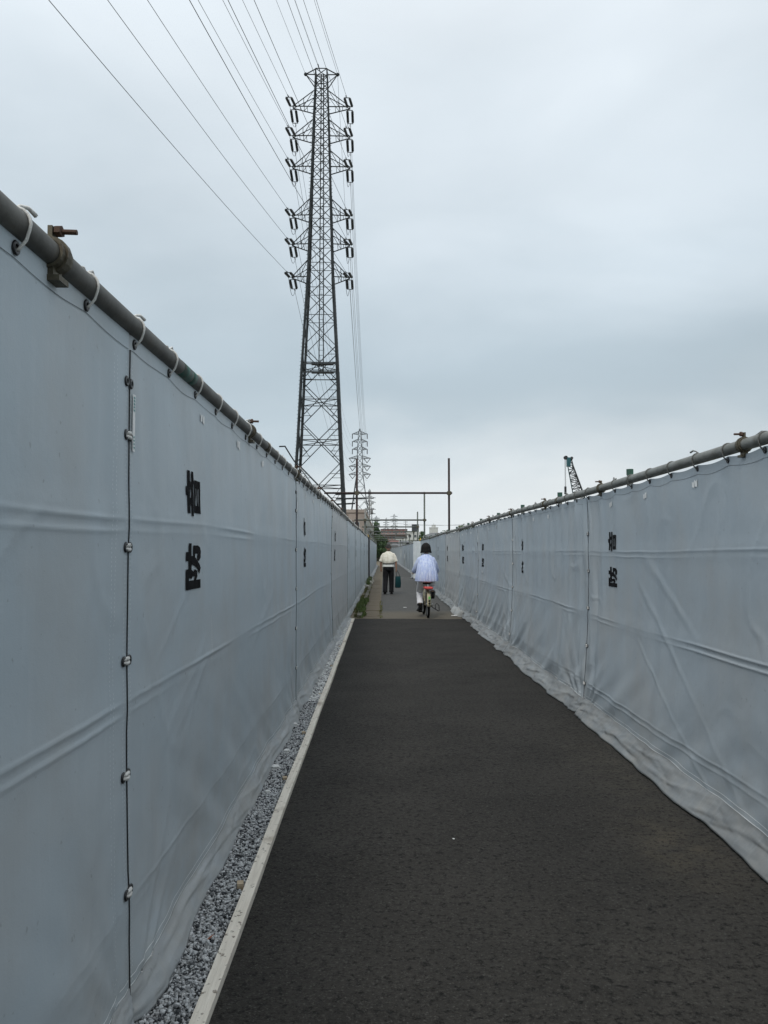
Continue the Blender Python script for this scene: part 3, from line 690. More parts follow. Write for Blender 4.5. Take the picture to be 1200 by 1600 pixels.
# yellow joint clamps at the ends of the rails
YEL = mat('yellow_tape', (.60, .38, .04), .6)
for (x, y, z, l) in ((-.835, 41.7, 2.26, 'yellow wrapped clamp at the far end of the left rail'), (-.82, 45, 2.20, 'yellow wrapped clamp on the rail just past the dark post'), (1.88, 41.2, 2.07, 'yellow wrapped clamp beside the white corrugated panel')):
    o = MB().bar((0, -.10, 0), (0, .10, 0), .055, 10).bar((0, 0, .02), (0, 0, .10), .02, 6).build('rail_end_clamp', YEL, None, True); o.location = (x, y, z)
    tag(o, l, 'clamp', 'yellow clamps at the rail ends')
o = MB().bar((0, 0, -.03), (0, 0, 2.35), .055, 10).box(-.05, .05, -.05, .05, -.02, .1).build('end_post', mat('dark_post', (.03, .03, .032), .6)); o.location = (-.80, 42.35, 0)
tag(o, 'dark upright post between the near and the far left fence', 'post')

# ================================================================== edging board, stakes, gravel
bd = empty('edging_board', (-.578, 2.54, 0), 'long narrow pale timber board edging the asphalt on the left', 'board')
def board_seg(y0, y1):
    x0 = -.587 - (y0 - 2.54) * .0061 + .587; x1 = -.587 - (y1 - 2.54) * .0061 + .587; mb = MB(); n = 10
    for i in range(n + 1):
        t = i / n; x = x0 + (x1 - x0) * t; y = y0 - 2.54 + (y1 - y0) * t; wv = .002 * math.sin(y * 2.1) + .004 * math.sin(y0 * 5)
        mb.v += [(x - .026 + wv, y, -.02), (x + .026 + wv, y, -.02), (x + .026 + wv, y, .031), (x + .0255 + wv, y, .034), (x - .0255 + wv, y, .034), (x - .026 + wv, y, .031)]
    for i in range(n):
        a = i * 6; mb.f += [(a + k, a + 6 + k, a + 6 + (k + 1) % 6, a + (k + 1) % 6) for k in range(6)]
    mb.f += [tuple(range(6)), tuple(range(n * 6 + 5, n * 6 - 1, -1))]
    mb.build('plank', WOOD, bd)
for a, b in ((-1.5, 2.3), (2.306, 6.1), (6.108, 9.9), (9.905, 13.7), (13.706, 17.55)): board_seg(a, b)
for k, (y, zz) in enumerate(((3.62, .035), (3.1, .0), (5.3, .028), (6.6, .03), (8.4, .02), (10.4, .03), (12.5, .03))):
    if k == 1: continue
    o = MB().box(-.014, .014, -.02, .02, -.03, zz).build('wood_stake', WOODE); o.location = (-.587 - (y - 2.54) * .0061 - .043, y, 0); o.rotation_euler = (0, 0, .2)
    tag(o, ['short wooden stake behind the edging board in the foreground', '', 'short wooden stake behind the edging board, second from the camera', 'third wooden stake behind the edging board', 'fourth wooden stake behind the edging board', 'fifth wooden stake behind the edging board', 'last wooden stake behind the edging board'][k], 'stake', 'stakes behind the edging board')
o = MB().add([(0, 0, .02), (.014, .004, .030), (.022, .022, .034), (.006, .034, .022), (-.006, .018, .016)], [(0, 1, 2, 3, 4)]).build('fallen_leaf', mat('orange_leaf', (.45, .16, .07), .7, (.30, .10, .05), 30))
o.location = (-.672, 3.12, 0); tag(o, 'small orange dry leaf on the gravel against the edging board', 'leaf')
def gravel():
    ico_v = np.array([(0, 0, 1), (.894, 0, .447), (.276, .851, .447), (-.724, .526, .447), (-.724, -.526, .447), (.276, -.851, .447), (.724, .526, -.447), (-.276, .851, -.447), (-.894, 0, -.447), (-.276, -.851, -.447), (.724, -.526, -.447), (0, 0, -1)])
    ico_f = np.array([(0, 1, 2), (0, 2, 3), (0, 3, 4), (0, 4, 5), (0, 5, 1), (1, 6, 2), (2, 7, 3), (3, 8, 4), (4, 9, 5), (5, 10, 1), (6, 7, 2), (7, 8, 3), (8, 9, 4), (9, 10, 5), (10, 6, 1), (11, 7, 6), (11, 8, 7), (11, 9, 8), (11, 10, 9), (11, 6, 10)])
    def batch(n, y0, y1, r0, r1, m, name, zb=0):
        y = y0 + (y1 - y0) * RNG.random(n); xr = -.615 - (y - 2.54) * .0061; x = -.86 + (xr + .86) * RNG.random(n)
        r = r0 + (r1 - r0) * RNG.random(n) ** 2
        V = ico_v[None] * (1 + .35 * (RNG.random((n, 12, 1)) - .5)); ax = RNG.random((n, 3)) * .8 + .6; V = V * ax[:, None, :]
        a = RNG.random(n) * 2 * PI; ca, sa = np.cos(a)[:, None], np.sin(a)[:, None]; b = RNG.random(n) * PI; cb, sb = np.cos(b)[:, None], np.sin(b)[:, None]
        X = V[..., 0] * ca - V[..., 1] * sa; Y = V[..., 0] * sa + V[..., 1] * ca; Z = V[..., 2]; Y, Z = Y * cb - Z * sb, Y * sb + Z * cb
        V = np.stack([X, Y, Z * .8], -1) * r[:, None, None]; V += np.stack([x, y, zb + r * .3 + .010 * RNG.random(n)], -1)[:, None, :]
        Fc = (ico_f[None] + (np.arange(n) * 12)[:, None, None]).reshape(-1, 3)
        o = np_mesh(name, V.reshape(-1, 3), Fc, m); tag(o, kind='stuff'); return o
    LIGHT = mat('gravel_light', (.62, .63, .63), .8, (.38, .39, .40), 60, spec=.3); DARK = mat('gravel_dark', (.03, .032, .035), .9, (.07, .074, .08), 60, spec=.3)
    tag(batch(16000, 1.6, 6, .0035, .0085, STONE, 'gravel'), 'mid grey crushed gravel between the left fence and the edging board', 'gravel')
    tag(batch(11000, 1.6, 9, .0035, .0095, LIGHT, 'gravel', .003), 'pale chips scattered in the near gravel strip', 'gravel')
    tag(batch(9000, 1.6, 9, .0035, .0095, DARK, 'gravel', .002), 'dark chips scattered in the near gravel strip', 'gravel')
    tag(batch(7000, 6, 17.8, .007, .014, STONE, 'gravel'), 'crushed grey gravel farther along between fence and edging board', 'gravel')
    tag(batch(3000, 8, 17.8, .008, .017, STONEW, 'gravel', .004), 'paler stones in the farther half of the gravel strip', 'gravel')
gravel()
GB = mat('gravel_bed', (.03, .03, .03), .95, (.07, .07, .07), 120, bump=.006, bscale=150)
sheet_plane('gravel_bed', -1.2, -.60, -2, 17.9, -.006, GB, 2, 20)
for k, (x, y, s_) in enumerate(((-.74, 5.55, .035), (-.72, 6.0, .028), (-.76, 6.9, .03), (-.70, 8.1, .025), (-.715, 5.0, .02))):
    mb = MB().sphere((0, 0, 0), 1, 9, 6, (s_, s_ * .8, s_ * .6)); mb.v = [tuple(c * (1 + .18 * math.sin(17 * c0 + 31 * i)) for c, c0 in zip(p, p)) for i, p in enumerate(mb.v)]
    o = mb.build('white_stone', STONEW); o.location = (x, y, .02)
    tag(o, ['largest pale stone on the gravel strip', 'pale stone just beyond the largest one on the gravel', 'pale stone on the gravel close to the fence skirt', 'farthest pale stone on the gravel strip', 'small pale stone on the gravel nearest the camera'][k], 'stone', 'pale stones on the gravel')
# litter specks on the pavement
for k, (x, y, s_, l) in enumerate(((.36, 4.22, .0045, 'tiny white speck of litter in the middle of the dark asphalt'), (1.62, 18.5, .05, 'small white scrap of paper on the worn asphalt right of the bicycle'), (.55, 21.2, .03, 'small pale scrap on the worn asphalt behind the walking man'))):
    o = MB().box(-s_, s_, -s_ * 1.4, s_ * 1.2, .012, .012 + s_ * .3).build('litter_scrap', STICK); o.location = (x, y, 0); o.rotation_euler = (0, 0, k * .7 + .3); tag(o, l, 'litter')

# weeds and debris along the verge
def blades(name, n, xr, yr, h, m, label, clumps=30, seed=1):
    g = np.random.default_rng(seed); cx = xr[0] + (xr[1] - xr[0]) * g.random(clumps); cy = yr[0] + (yr[1] - yr[0]) * g.random(clumps)
    i = g.integers(0, clumps, n); x = cx[i] + g.normal(0, .03, n); y = cy[i] + g.normal(0, .22, n); a = g.random(n) * 2 * PI; hh = h * (.35 + .9 * g.random(n)); ln = hh * .6 * g.random(n); wd = .006 + .006 * g.random(n)
    px, py = np.cos(a), np.sin(a)
    b0 = np.stack([x - py * wd, y + px * wd, 0 * x], -1); b1 = np.stack([x + py * wd, y - px * wd, 0 * x], -1)
    m0 = np.stack([x + px * ln * .3 - py * wd * .8, y + py * ln * .3 + px * wd * .8, hh * .6], -1); m1 = np.stack([x + px * ln * .3 + py * wd * .8, y + py * ln * .3 - px * wd * .8, hh * .6], -1)
    tp = np.stack([x + px * ln, y + py * ln, hh], -1)
    V = np.stack([b0, b1, m1, m0, tp], 1).reshape(-1, 3); k = np.arange(n) * 5
    Fc = np.concatenate([np.stack([k, k + 1, k + 2], -1), np.stack([k, k + 2, k + 3], -1), np.stack([k + 3, k + 2, k + 4], -1)])
    return tag(np_mesh(name, V, Fc, m), label, 'weeds', None, 'stuff')
blades('weeds', 2600, (-.66, -.48), (18.1, 24), .12, GRASS, 'green weeds tufted between the left fence and the concrete gutter', 14, 2)
blades('weeds', 2600, (-.74, -.52), (18.0, 40), .06, GRASSY, 'dry yellowish weeds along the verge kerb', 60, 3)
blades('weeds', 260, (-.10, -.085), (17.9, 24), .025, GRASSY, 'thin line of weeds in the joint beside the gutter slabs', 50, 4)
blades('weeds', 1100, (-.76, -.64), (35, 42), .20, GRASS, 'leafy weeds at the foot of the dark post', 26, 5)
for k, (x, y, s_) in enumerate(((-.70, 36.3, .17), (-.62, 38.6, .13), (-.72, 33.0, .12), (-.69, 40.4, .15))):
    mb = MB(); rr = random.Random(k); n = 9
    for j, (zz, sc_) in enumerate(((0, 1), (.5, 1.1), (.9, .7))): mb.v += [((math.cos(2 * PI * i / n)) * s_ * sc_ * rr.uniform(.8, 1.15), math.sin(2 * PI * i / n) * s_ * 1.4 * sc_ * rr.uniform(.8, 1.15), zz * s_ * 1.1) for i in range(n)]
    mb.f += [(j * n + i, j * n + (i + 1) % n, (j + 1) * n + (i + 1) % n, (j + 1) * n + i) for j in range(2) for i in range(n)] + [tuple(range(2 * n, 3 * n))]
    o = mb.build('rubble_bag', mat('pale_sack', (.50, .47, .40), .85, (.30, .29, .25), 8, bump=.02, bscale=9), None, True); o.location = (x, y, -.01)
    tag(o, ['pale sandbag on the verge among the weeds by the post', 'smaller pale sandbag closest to the gutter', 'pale sandbag nearest the camera on the verge', 'farthest pale sandbag at the foot of the dark post'][k], 'sandbag', 'sandbags on the verge')
blades('weeds', 500, (-.52, -.46), (18, 21), .05, GRASS, 'low green weeds creeping over the near edge of the gutter slabs', 9, 8)
# flap that curls out by the end of the asphalt on the right
n = 24; V = []
for i in range(n + 1):
    s = i / n; y = 18.2 + 2.2 * s; out_ = .03 + .15 * math.sin(PI * s) ** .6
    for j in range(8):
        k = j / 7; V.append((1.80 - out_ * k - .02 * math.sin(9 * s), y,   .13 + .03 * math.sin(PI * k) * math.sin(PI * s) - .115 * k + .012 * math.sin(14 * s + 4 * k)))
o = np_mesh('plastic_flap', V, grid_faces(8, n + 1), mat('white_vinyl_flap', (.27, .275, .27), .4, (.34, .335, .31), 5), None, True)
tag(o, 'pale flap of sheeting curling out by the right fence where the asphalt ends', 'flap')

# ================================================================== pipe gateways over the path
def gate(y, xl, xr, zb, ztl, ztr, xext, label, r=.038, m=PIPE_RED):
    g = empty('pipe_gateway', (0, y, 0), label, 'pipe frame', 'pipe frames spanning the path')
    MB().bar((xr, 0, -.02), (xr, 0, ztr), r, 10).build('post', m, g, True)
    MB().bar((xl, 0, -.02), (xl, 0, ztl), r, 10).build('post', m, g, True)
    MB().bar((xext, -.09, zb), (xr + .10, -.09, zb), r * .9, 10).build('crossbar', m, g, True)
    for x in (xl, xr):
        MB().box(x - .07, x + .07, -.13, .03, zb - .06, zb + .06).build('coupler', CLAMP, g)
gate(27.5, -.935, 2.24, 3.49, 4.68, 4.70, -2.05, 'nearest and tallest pipe frame over the path, crossbar in front of the pylons')
DG = mat('grey_green_pipe', (.10, .115, .095), .6, (.07, .08, .07), 5)
gate(41.9, -1.0, 2.12, 3.12, 3.2, 4.60, -1.55, 'second pipe frame over the path with a tall right hand post', .045, DG)
gate(50.5, -1.15, 2.12, 3.02, 3.1, 3.98, -1.4, 'third pipe frame over the path with a thinner right hand post', .045, DG)
lbs = ['fourth', 'fifth', 'sixth', 'seventh', 'eighth', 'ninth']
for k, y in enumerate((62, 74, 84, 97, 112)):
    gate(y, -1.05, 2.3 if k != 1 else 2.35, 3.0, 3.05, 3.05, -1.2, '%s pipe frame over the path from the camera, against dark trees' % lbs[k], .05, DG)

# ================================================================== large lattice pylon
def yz(py, Y): return EYE + Y * math.tan(math.atan((800 - py) / F) + PITCH)
def lattice(name, X0, Y0, prof, arms, label, m, leg_r, br_r, ratio=.92, zbig=0, top_z=None, seed=0, rz=0.0, detail=True):
    t = empty(name, (X0, Y0, 0), label, 'pylon', 'lattice power pylons', rz)
    zs = [p[0] for p in prof]; ws = [p[1] for p in prof]
    W = lambda z: float(np.interp(z, zs, ws))
    for sx in (-1, 1):
        for sy in (-1, 1):
            mb = MB()
            for (za, wa), (zb, wb) in zip(prof, prof[1:]):
                mb.bar((sx * wa / 2, sy * wa / 2, za), (sx * wb / 2, sy * wb / 2, zb), leg_r * (1.15 - .72 * za / zs[-1]), 4)
            mb.build('leg', m, t)
    # panels
    z = 0.0; lv = [0.0]
    while z < zs[-1] - .8:
        z = min(zs[-1], z + max(1.4 if detail else 3, W(z) * ratio)); lv.append(z)
    for a, b in zip(lv, lv[1:]):
        wa, wb = W(a) / 2, W(b) / 2; r = br_r * (.9 if a > zbig else 1.1); mid = (a + b) / 2; wm = wa * wb * 2 / (wa + wb); zc = a + (b - a) * wa / (wa + wb)
        wc = W(zc) / 2
        faces = MB() if not detail else None
        for q in range(4):
            c_, s_ = math.cos(q * PI / 2), math.sin(q * PI / 2)
            T = lambda x, y, z_: (x * c_ - y * s_, x * s_ + y * c_, z_)
            mb = MB() if detail else faces
            mb.bar(T(-wa, -wa, a), T(wb, -wb, b), r, 4).bar(T(wa, -wa, a), T(-wb, -wb, b), r, 4)
            if a < zbig:
                mb.bar(T(-wc, -wc, zc), T(wc, -wc, zc), r, 4)
                for s2 in (-1, 1):
                    for f1 in (.25,):
                        x1 = s2 * (wa + (wc - wa) * .5); mb.bar(T(x1, -abs(x1), a + (zc - a) * .5), T(s2 * wa * .5, -W(a + (zc - a) * .5) / 2, a + (zc - a) * .5 + .0), r * .6, 4)
                        x1 = s2 * (wb + (wc - wb) * .5); mb.bar(T(x1, -abs(x1), zc + (b - zc) * .5), T(s2 * wb * .5, -W(zc + (b - zc) * .5) / 2, zc + (b - zc) * .5), r * .6, 4)
                        mb.bar(T(s2 * wa * .55, -W(a + (zc - a) * .45) / 2, a + (zc - a) * .45), T(s2 * wc, -wc, zc), r * .6, 4)
            else: mb.bar(T(-wb, -wb, b), T(wb, -wb, b), r * .8, 4)
            if detail: mb.build('cross_brace', m, t)
        if a < zbig and detail:
            mb = MB().bar((-wc, -wc, zc), (wc, wc, zc), r * .7, 4).bar((-wc, wc, zc), (wc, -wc, zc), r * .7, 4); mb.build('plan_brace', m, t)
        if not detail: faces.build('cross_brace', m, t)
    for (za, hs, kind) in arms:
        for s in (-1, 1):
            mb = MB(); wz = W(za) / 2; rise = 1.75 if kind == 'strain' else 1.2; wt = W(za + rise) / 2; tip = (s * hs, 0, za)
            lr = br_r * 1.15
            for sy in (-1, 1):
                tp = (s * hs, sy * .25, za)
                mb.bar((s * wz, sy * wz, za - .35), tp, lr, 4).bar((s * wt, sy * wt, za + rise), tp, lr * .85, 4)
                for k in ((.5,) if kind == 'strain' else (.33, .66)):
                    p0 = Vector((s * wz, sy * wz, za - .35)).lerp(Vector(tp), k); p1 = Vector((s * wt, sy * wt, za + rise)).lerp(Vector(tp), k); p2 = Vector((s * wt, sy * wt, za + rise)).lerp(Vector(tp), k - .45)
                    mb.bar(p0, p1, lr * .55, 4).bar(p0, p2, lr * .55, 4)
            mb.bar((s * hs, -.3, za), (s * hs, .3, za), lr * 1.3, 4)
            for k in (.33, .66):
                a_ = Vector((s * wz, -wz, za - .35)).lerp(Vector((s * hs, -.25, za)), k); b_ = Vector((s * wz, wz, za - .35)).lerp(Vector((s * hs, .25, za)), k); mb.bar(a_, b_, lr * .6, 4)
            mb.build('crossarm', m, t)
    return t, W
P1X, P1Y = -7.62, 95.0
# arm tips measured on the photograph, heights converted at the pylon's distance
arm_px = [168, 214, 262, 338, 383, 434]
arms1 = [(yz(p, P1Y), 3.45, 'strain') for p in arm_px]
TOPZ = yz(112, P1Y)
prof1 = [(0, 6.3), (yz(760, P1Y), 5.45), (yz(700, P1Y), 4.95), (yz(575, P1Y), 4.1), (yz(440, P1Y), 2.95), (yz(300, P1Y), 2.3), (yz(180, P1Y), 1.75), (TOPZ, 1.35)]
py1, W1 = lattice('pylon', P1X, P1Y, prof1, arms1, 'tall dark lattice power pylon rising behind the left fence', STEEL, .175, .060, .98, yz(590, P1Y), rz=.02)
# peak with earth wire horns, centre ladder, platforms
for s in (-1, 1):
    mb = MB()
    for sy in (-1, 1): mb.bar((s * .62, sy * .6, TOPZ), (s * 1.95, 0, TOPZ - .35), .07, 4).bar((s * .66, sy * .62, TOPZ - 1.9), (s * 1.95, 0, TOPZ - .35), .06, 4)
    mb.sphere((s * 1.95, 0, TOPZ - .35), .22, 8, 6); mb.build('earth_wire_horn', STEEL, py1)
mb = MB()
for q in (-.68, .68): mb.bar((-.68, q, TOPZ), (.68, q, TOPZ), .06, 4).bar((q, -.68, TOPZ), (q, .68, TOPZ), .06, 4)
mb.bar((-.2, 0, TOPZ), (-.45, -.1, TOPZ + .9), .06, 5).build('peak', STEEL, py1)
mb = MB()
zt = yz(588, P1Y)
for x in (-.42, .12): mb.bar((x + .25, -.3, zt), (x * .5 + .2, -.3, TOPZ - .5), .085, 4)
for k in range(60): z = zt + (TOPZ - .5 - zt) * k / 60; mb.bar((-.17, -.3, z), (.37, -.3, z), .03, 4)
mb.build('ladder', STEEL, py1)
for p in (575, 588):
    z = yz(p, P1Y); h = W1(z) / 2
    mb = MB().box(-h * .45, h * .8, -h, -h + .7, z, z + .14).box(-h, h, -h - .03, -h + .06, z - .02, z + .10).box(-h, h, h - .06, h + .03, z - .02, z + .08).box(-h - .03, -h + .06, -h, h, z - .02, z + .08).box(h - .06, h + .03, -h, h, z - .02, z + .08)
    mb.build('platform', STEEL, py1)
# cable tray bundle on the right rear leg, step bolts
mb = MB(); mbb = MB()
for (za, wa), (zb, wb) in zip(prof1[:5], prof1[1:5]):
    mb.bar((wa / 2 + .12, -wa / 2 + .1, za), (wb / 2 + .12, -wb / 2 + .1, zb), .14, 6)
for k in range(120):
    z = 3 + k * .45
    if z > TOPZ: break
    h = W1(z) / 2
    for s in (-1, 1): mbb.bar((s * h, -h, z), (s * (h + .28), -h, z), .025, 4)
mb.build('cable_bundle', mat('dark_cable_cover', (.05, .055, .06), .6), py1); mbb.build('step_bolts', STEEL, py1, kind='stuff')
mb = MB()
for z, l in ((yz(775, P1Y), 1.6), (yz(782, P1Y), 2.6), (yz(790, P1Y), 1.4)): h = W1(z) / 2; mb.bar((h - .8, -h, z), (h + l, -h, z + .1), .10, 5)
mb.build('anticlimb_guard', STEEL, py1)
# insulator strings
LEN = 2.5
def insul_mesh():
    mb = MB(); n = 8; rings = []
    for k in range(13):
        z0 = .25 + k * (LEN - .5) / 13; rings += [(z0, .07), (z0 + .03, .165), (z0 + .09, .165), (z0 + .12, .07)]
    rings = [(0, .03), (.24, .03)] + rings + [(LEN - .24, .03), (LEN, .03)]
    for z, r in rings: mb.v += [(r * math.cos(2 * PI * i / n), r * math.sin(2 * PI * i / n), z) for i in range(n)]
    mb.f += [(j * n + i, j * n + (i + 1) % n, (j + 1) * n + (i + 1) % n, (j + 1) * n + i) for j in range(len(rings) - 1) for i in range(n)]
    return mb
ins0 = insul_mesh().build('insulator_string', INSUL); PROTO.append(ins0)
DIRN = Vector((-.094, -1, -.125)).normalized(); DIRF = Vector((-.0134, 1, -.13)).normalized()
Rinv = Matrix.Rotation(-.02, 3, 'Z')
tips = []
for lev, (za, hs, _) in enumerate(arms1):
    for s in (-1, 1):
        base = Vector((s * hs, 0, za))
        for which, d in (('near', DIRN), ('far', DIRF)):
            dl = Rinv @ d; st = base + Vector((0, -.3 if which == 'near' else .3, -.05 if which == 'near' else -.15))
            for off in (-.30, .30):
                o = inst(ins0, py1, st + Vector((off, 0, 0))); o.rotation_euler = dl.to_track_quat('Z', 'Y').to_euler()
            e = st + dl * LEN
            MB().bar(e + Vector((-.36, 0, 0)), e + Vector((.36, 0, 0)), .05, 4).bar(e, e + dl * .7, .05, 4).build('yoke', STEEL, py1)
            MB().bar(st + Vector((-.36, 0, 0)), st + Vector((.36, 0, 0)), .05, 4).build('yoke', STEEL, py1)
            tips.append((lev, s, which, Matrix.Rotation(.02, 3, 'Z') @ (e + dl * .7) + Vector((P1X, P1Y, 0))))
        # jumper loop
        a = base + Vector((0, -.3, 0)) + Rinv @ DIRN * (LEN + .5); b = base + Vector((0, .3, 0)) + Rinv @ DIRF * (LEN + .5)
        MB().tube([a.lerp(b, k / 12) + Vector((-.12 * s, 0, -1.7 * math.sin(PI * k / 12))) for k in range(13)], .026, 5).build('jumper_wire', WIRE, py1, True)
# ---- second pylon down the line
P2X, P2Y = -11.7, 385.0
def z2(p): return yz(p, P2Y)
a2 = [(z2(678), 3.6, 's'), (z2(690), 3.6, 's'), (z2(702), 3.6, 's'), (z2(716), 5.2, 's'), (z2(728.5), 5.2, 's'), (z2(741), 5.2, 's')]
prof2 = [(0, 9.6), (z2(796), 7.6), (z2(741), 3.0), (z2(700), 2.2), (z2(676), 1.3), (z2(670), .4)]
py2, W2 = lattice('pylon', P2X, P2Y, prof2, a2, 'mid distance pylon with V shaped insulators, seen above the crossbar', STEEL2, .20, .10, 1.0, 0, detail=False)
ins2 = []
for lev, (za, hs, _) in enumerate(a2):
    for s in (-1, 1):
        if lev < 3: MB().bar((s * hs, 0, za), (s * hs, 0, za - 2.4), .22, 6).build('insulator_string', INSUL, py2)
        else: MB().bar((s * hs, 0, za), (s * (hs - 1.7), 0, za - 2.2), .15, 6).bar((s * (hs - 3.4), 0, za), (s * (hs - 1.7), 0, za - 2.2), .15, 6).build('insulator_string', INSUL, py2)
# ---- overhead wires
def sagwire(a, b, sag, r, label, n=40, t0=0, t1=1):
    a = Vector(a); b = Vector(b); pts = [a.lerp(b, t) - Vector((0, 0, 4 * sag * t * (1 - t))) for t in [t0 + (t1 - t0) * k / n for k in range(n + 1)]]
    o = MB().tube([p - a for p in pts], r, 5, False).build('power_cable', WIRE, None, True); o.location = a
    return tag(o, label, 'power cable', 'overhead power cables')
P0 = Vector((P1X - .094 * 300, P1Y - 300, 0))
lvn = ['topmost', 'second', 'third', 'fourth', 'fifth', 'lowest']
for lev, s, which, p in tips:
    sd_ = 'left' if s < 0 else 'right'; za, hs, _ = arms1[lev]
    if which == 'near':
        b = P0 + Vector((s * hs, 0, za)); sagwire(p, b, 9.5, .021, 'cable from the %s end of the %s crossarm running overhead to the viewer' % (sd_, lvn[lev]), 30, 0, .36)
    else:
        z2a, hs2, _ = a2[lev]; xx = hs2 if lev < 3 else hs2 - 1.7
        sagwire(p, (P2X + s * xx, P2Y, z2a - 2.3), 8.5, .022, 'cable from the %s end of the %s crossarm running on to the second pylon' % (sd_, lvn[lev]), 30)
for s, xx, zz, l in ((-1, -1.95, TOPZ - .35, 'left horn'), (0, -.45, TOPZ + .9, 'centre peak'), (1, 1.95, TOPZ - .35, 'right horn')):
    a = Vector((P1X + xx, P1Y, zz)); sagwire(a, P0 + Vector((xx, 0, zz)), 9, .018, 'thin earth wire from the %s of the big pylon running overhead' % l, 30, 0, .36)
    if s == 1: sagwire(a, (P2X + .3, P2Y, z2(671)), 7, .02, 'thin earth wire from the big pylon on to the peak of the second pylon', 30)
sagwire((P1X - .1, P1Y, TOPZ - .3), P0 + Vector((.45, 0, TOPZ + .4)), 9.3, .015, 'thin second earth wire beside the one from the centre peak', 30, 0, .36)
# far tiny pylons
for k, (px, pt_, Y, l) in enumerate(((577.5, 764, 640, 'slim distant pylon right behind the mid distance one'), (616, 803, 1150, 'tiny hazy pylon above the brick apartment block'), (603.5, 809, 1300, 'tiny hazy pylon left of the one above the brick block'), (588, 806, 1250, 'tiny hazy pylon close to the trees'))):
    h = yz(pt_, Y); x = (px - 600) / F * Y; wdt = h * .16
    a3 = [(h * q, h * .095, 's') for q in (.93, .86, .79, .68, .61)]
    lattice('pylon', x, Y, [(0, wdt), (h * .6, wdt * .4), (h * .97, wdt * .2), (h, .2)], a3, l, STEEL2, .22 * (1 + k * .3), .12 * (1 + k * .3), 1.1, 0, detail=False)

# ================================================================== buildings
def building(name, cx, y0, w_, d, h, wall, label, cols, rows, fh, win=(1.2, 1.2), z0=1.0, side=None, roofm=None, balcony=False, gable=False, cat='building', trim=None):
    r = empty(name, (cx, y0, 0), label, cat)
    body = MB(); x0, x1 = -w_ / 2, w_ / 2
    t = .12
    # front wall with real window openings
    xs = [x0]; gap = w_ / cols
    for c in range(cols): m_ = x0 + gap * (c + .5); xs += [m_ - win[0] / 2, m_ + win[0] / 2]
    xs.append(x1); zs = [0]
    for q in range(rows): zs += [z0 + q * fh, z0 + q * fh + win[1]]
    zs.append(h); zs = [min(z, h) for z in zs]
    for i in range(len(xs) - 1):
        for j in range(len(zs) - 1):
            if i % 2 == 1 and j % 2 == 1: continue
            if zs[j + 1] - zs[j] < 1e-4: continue
            body.add([(xs[i], 0, zs[j]), (xs[i + 1], 0, zs[j]), (xs[i + 1], 0, zs[j + 1]), (xs[i], 0, zs[j + 1])], [(0, 1, 2, 3)])
    body.add([(x0, 0, 0), (x0, d, 0), (x0, d, h), (x0, 0, h), (x1, 0, 0), (x1, d, 0), (x1, d, h), (x1, 0, h)], [(0, 3, 2, 1), (4, 5, 6, 7), (1, 2, 6, 5), (3, 7, 6, 2)])
    body.build('wall', wall, r)
    GL = mat('window_glass', (.035, .045, .055), .15); FR = mat('window_frame', (.45, .46, .46), .5)
    w0 = None
    for q in range(rows):
        for c in range(cols):
            m_ = x0 + gap * (c + .5); z = z0 + q * fh
            if z + win[1] > h: continue
            if w0 is None:
                fr = MB()
                for (a, b, c_, d_) in ((-win[0] / 2, -win[0] / 2 + .08, 0, win[1]), (win[0] / 2 - .08, win[0] / 2, 0, win[1]), (-win[0] / 2, win[0] / 2, 0, .08), (-win[0] / 2, win[0] / 2, win[1] - .08, win[1]), (-.03, .03, 0, win[1])):
                    fr.box(a, b, .02, .14, c_, d_)
                w0 = fr.build('window', FR, r); p0 = MB().box(-win[0] / 2, win[0] / 2, .15, .18, 0, win[1]).build('pane', GL, w0); w0.location = (m_, .0, z)
            else:
                o = inst(w0, r, (m_, 0, z)); inst(p0, o)
    if gable:
        rf = MB().add([(x0 - .4, -.5, h), (x1 + .4, -.5, h), (x1 + .4, d + .4, h), (x0 - .4, d + .4, h), (x0 + w_ * .2, d / 2, h + w_ * .18), (x1 - w_ * .2, d / 2, h + w_ * .18)], [(0, 1, 5, 4), (1, 2, 5), (2, 3, 4, 5), (3, 0, 4), (0, 3, 2, 1)])
        rf.build('roof', roofm, r)
    else:
        MB().box(x0 - .15, x1 + .15, -.15, d + .15, h + .003, h + .45).build('parapet', roofm or wall, r)
    if balcony:
        for q in range(rows):
            z = z0 + q * fh - .9
            if z + 1.9 > h: continue
            b = MB().box(x0 + .3, x1 - .3, -1.1, -.005, z - .12, z).box(x0 + .3, x1 - .3, -1.1, -1.02, z, z + .85).build('balcony', trim or wall, r)
            mb = MB()
            for c in range(cols * 2 + 1): xx = x0 + .3 + (w_ - .6) * c / (cols * 2); mb.bar((xx, -1.06, z + .85), (xx, -1.06, z + 1.15), .03, 4)
            mb.bar((x0 + .3, -1.06, z + 1.15), (x1 - .3, -1.06, z + 1.15), .04, 4); mb.build('railing', FR, b)
    return r
def px2x(px, Y): return (px - 600) / F * Y
BEIGE = mat('beige_wall', (.46, .37, .32), .85, (.40, .33, .28), .5, 5)
CREAMW = mat('cream_side_wall', (.42, .40, .35), .85, (.35, .34, .30), .5)
BRICK = mat('red_brown_tile', (.26, .13, .11), .85, (.20, .10, .085), 1.5)
WHITEB = mat('white_render_wall', (.60, .60, .57), .85, (.48, .48, .45), .8)
GREYR = mat('grey_roof', (.12, .125, .13), .8, (.17, .17, .17), 2)
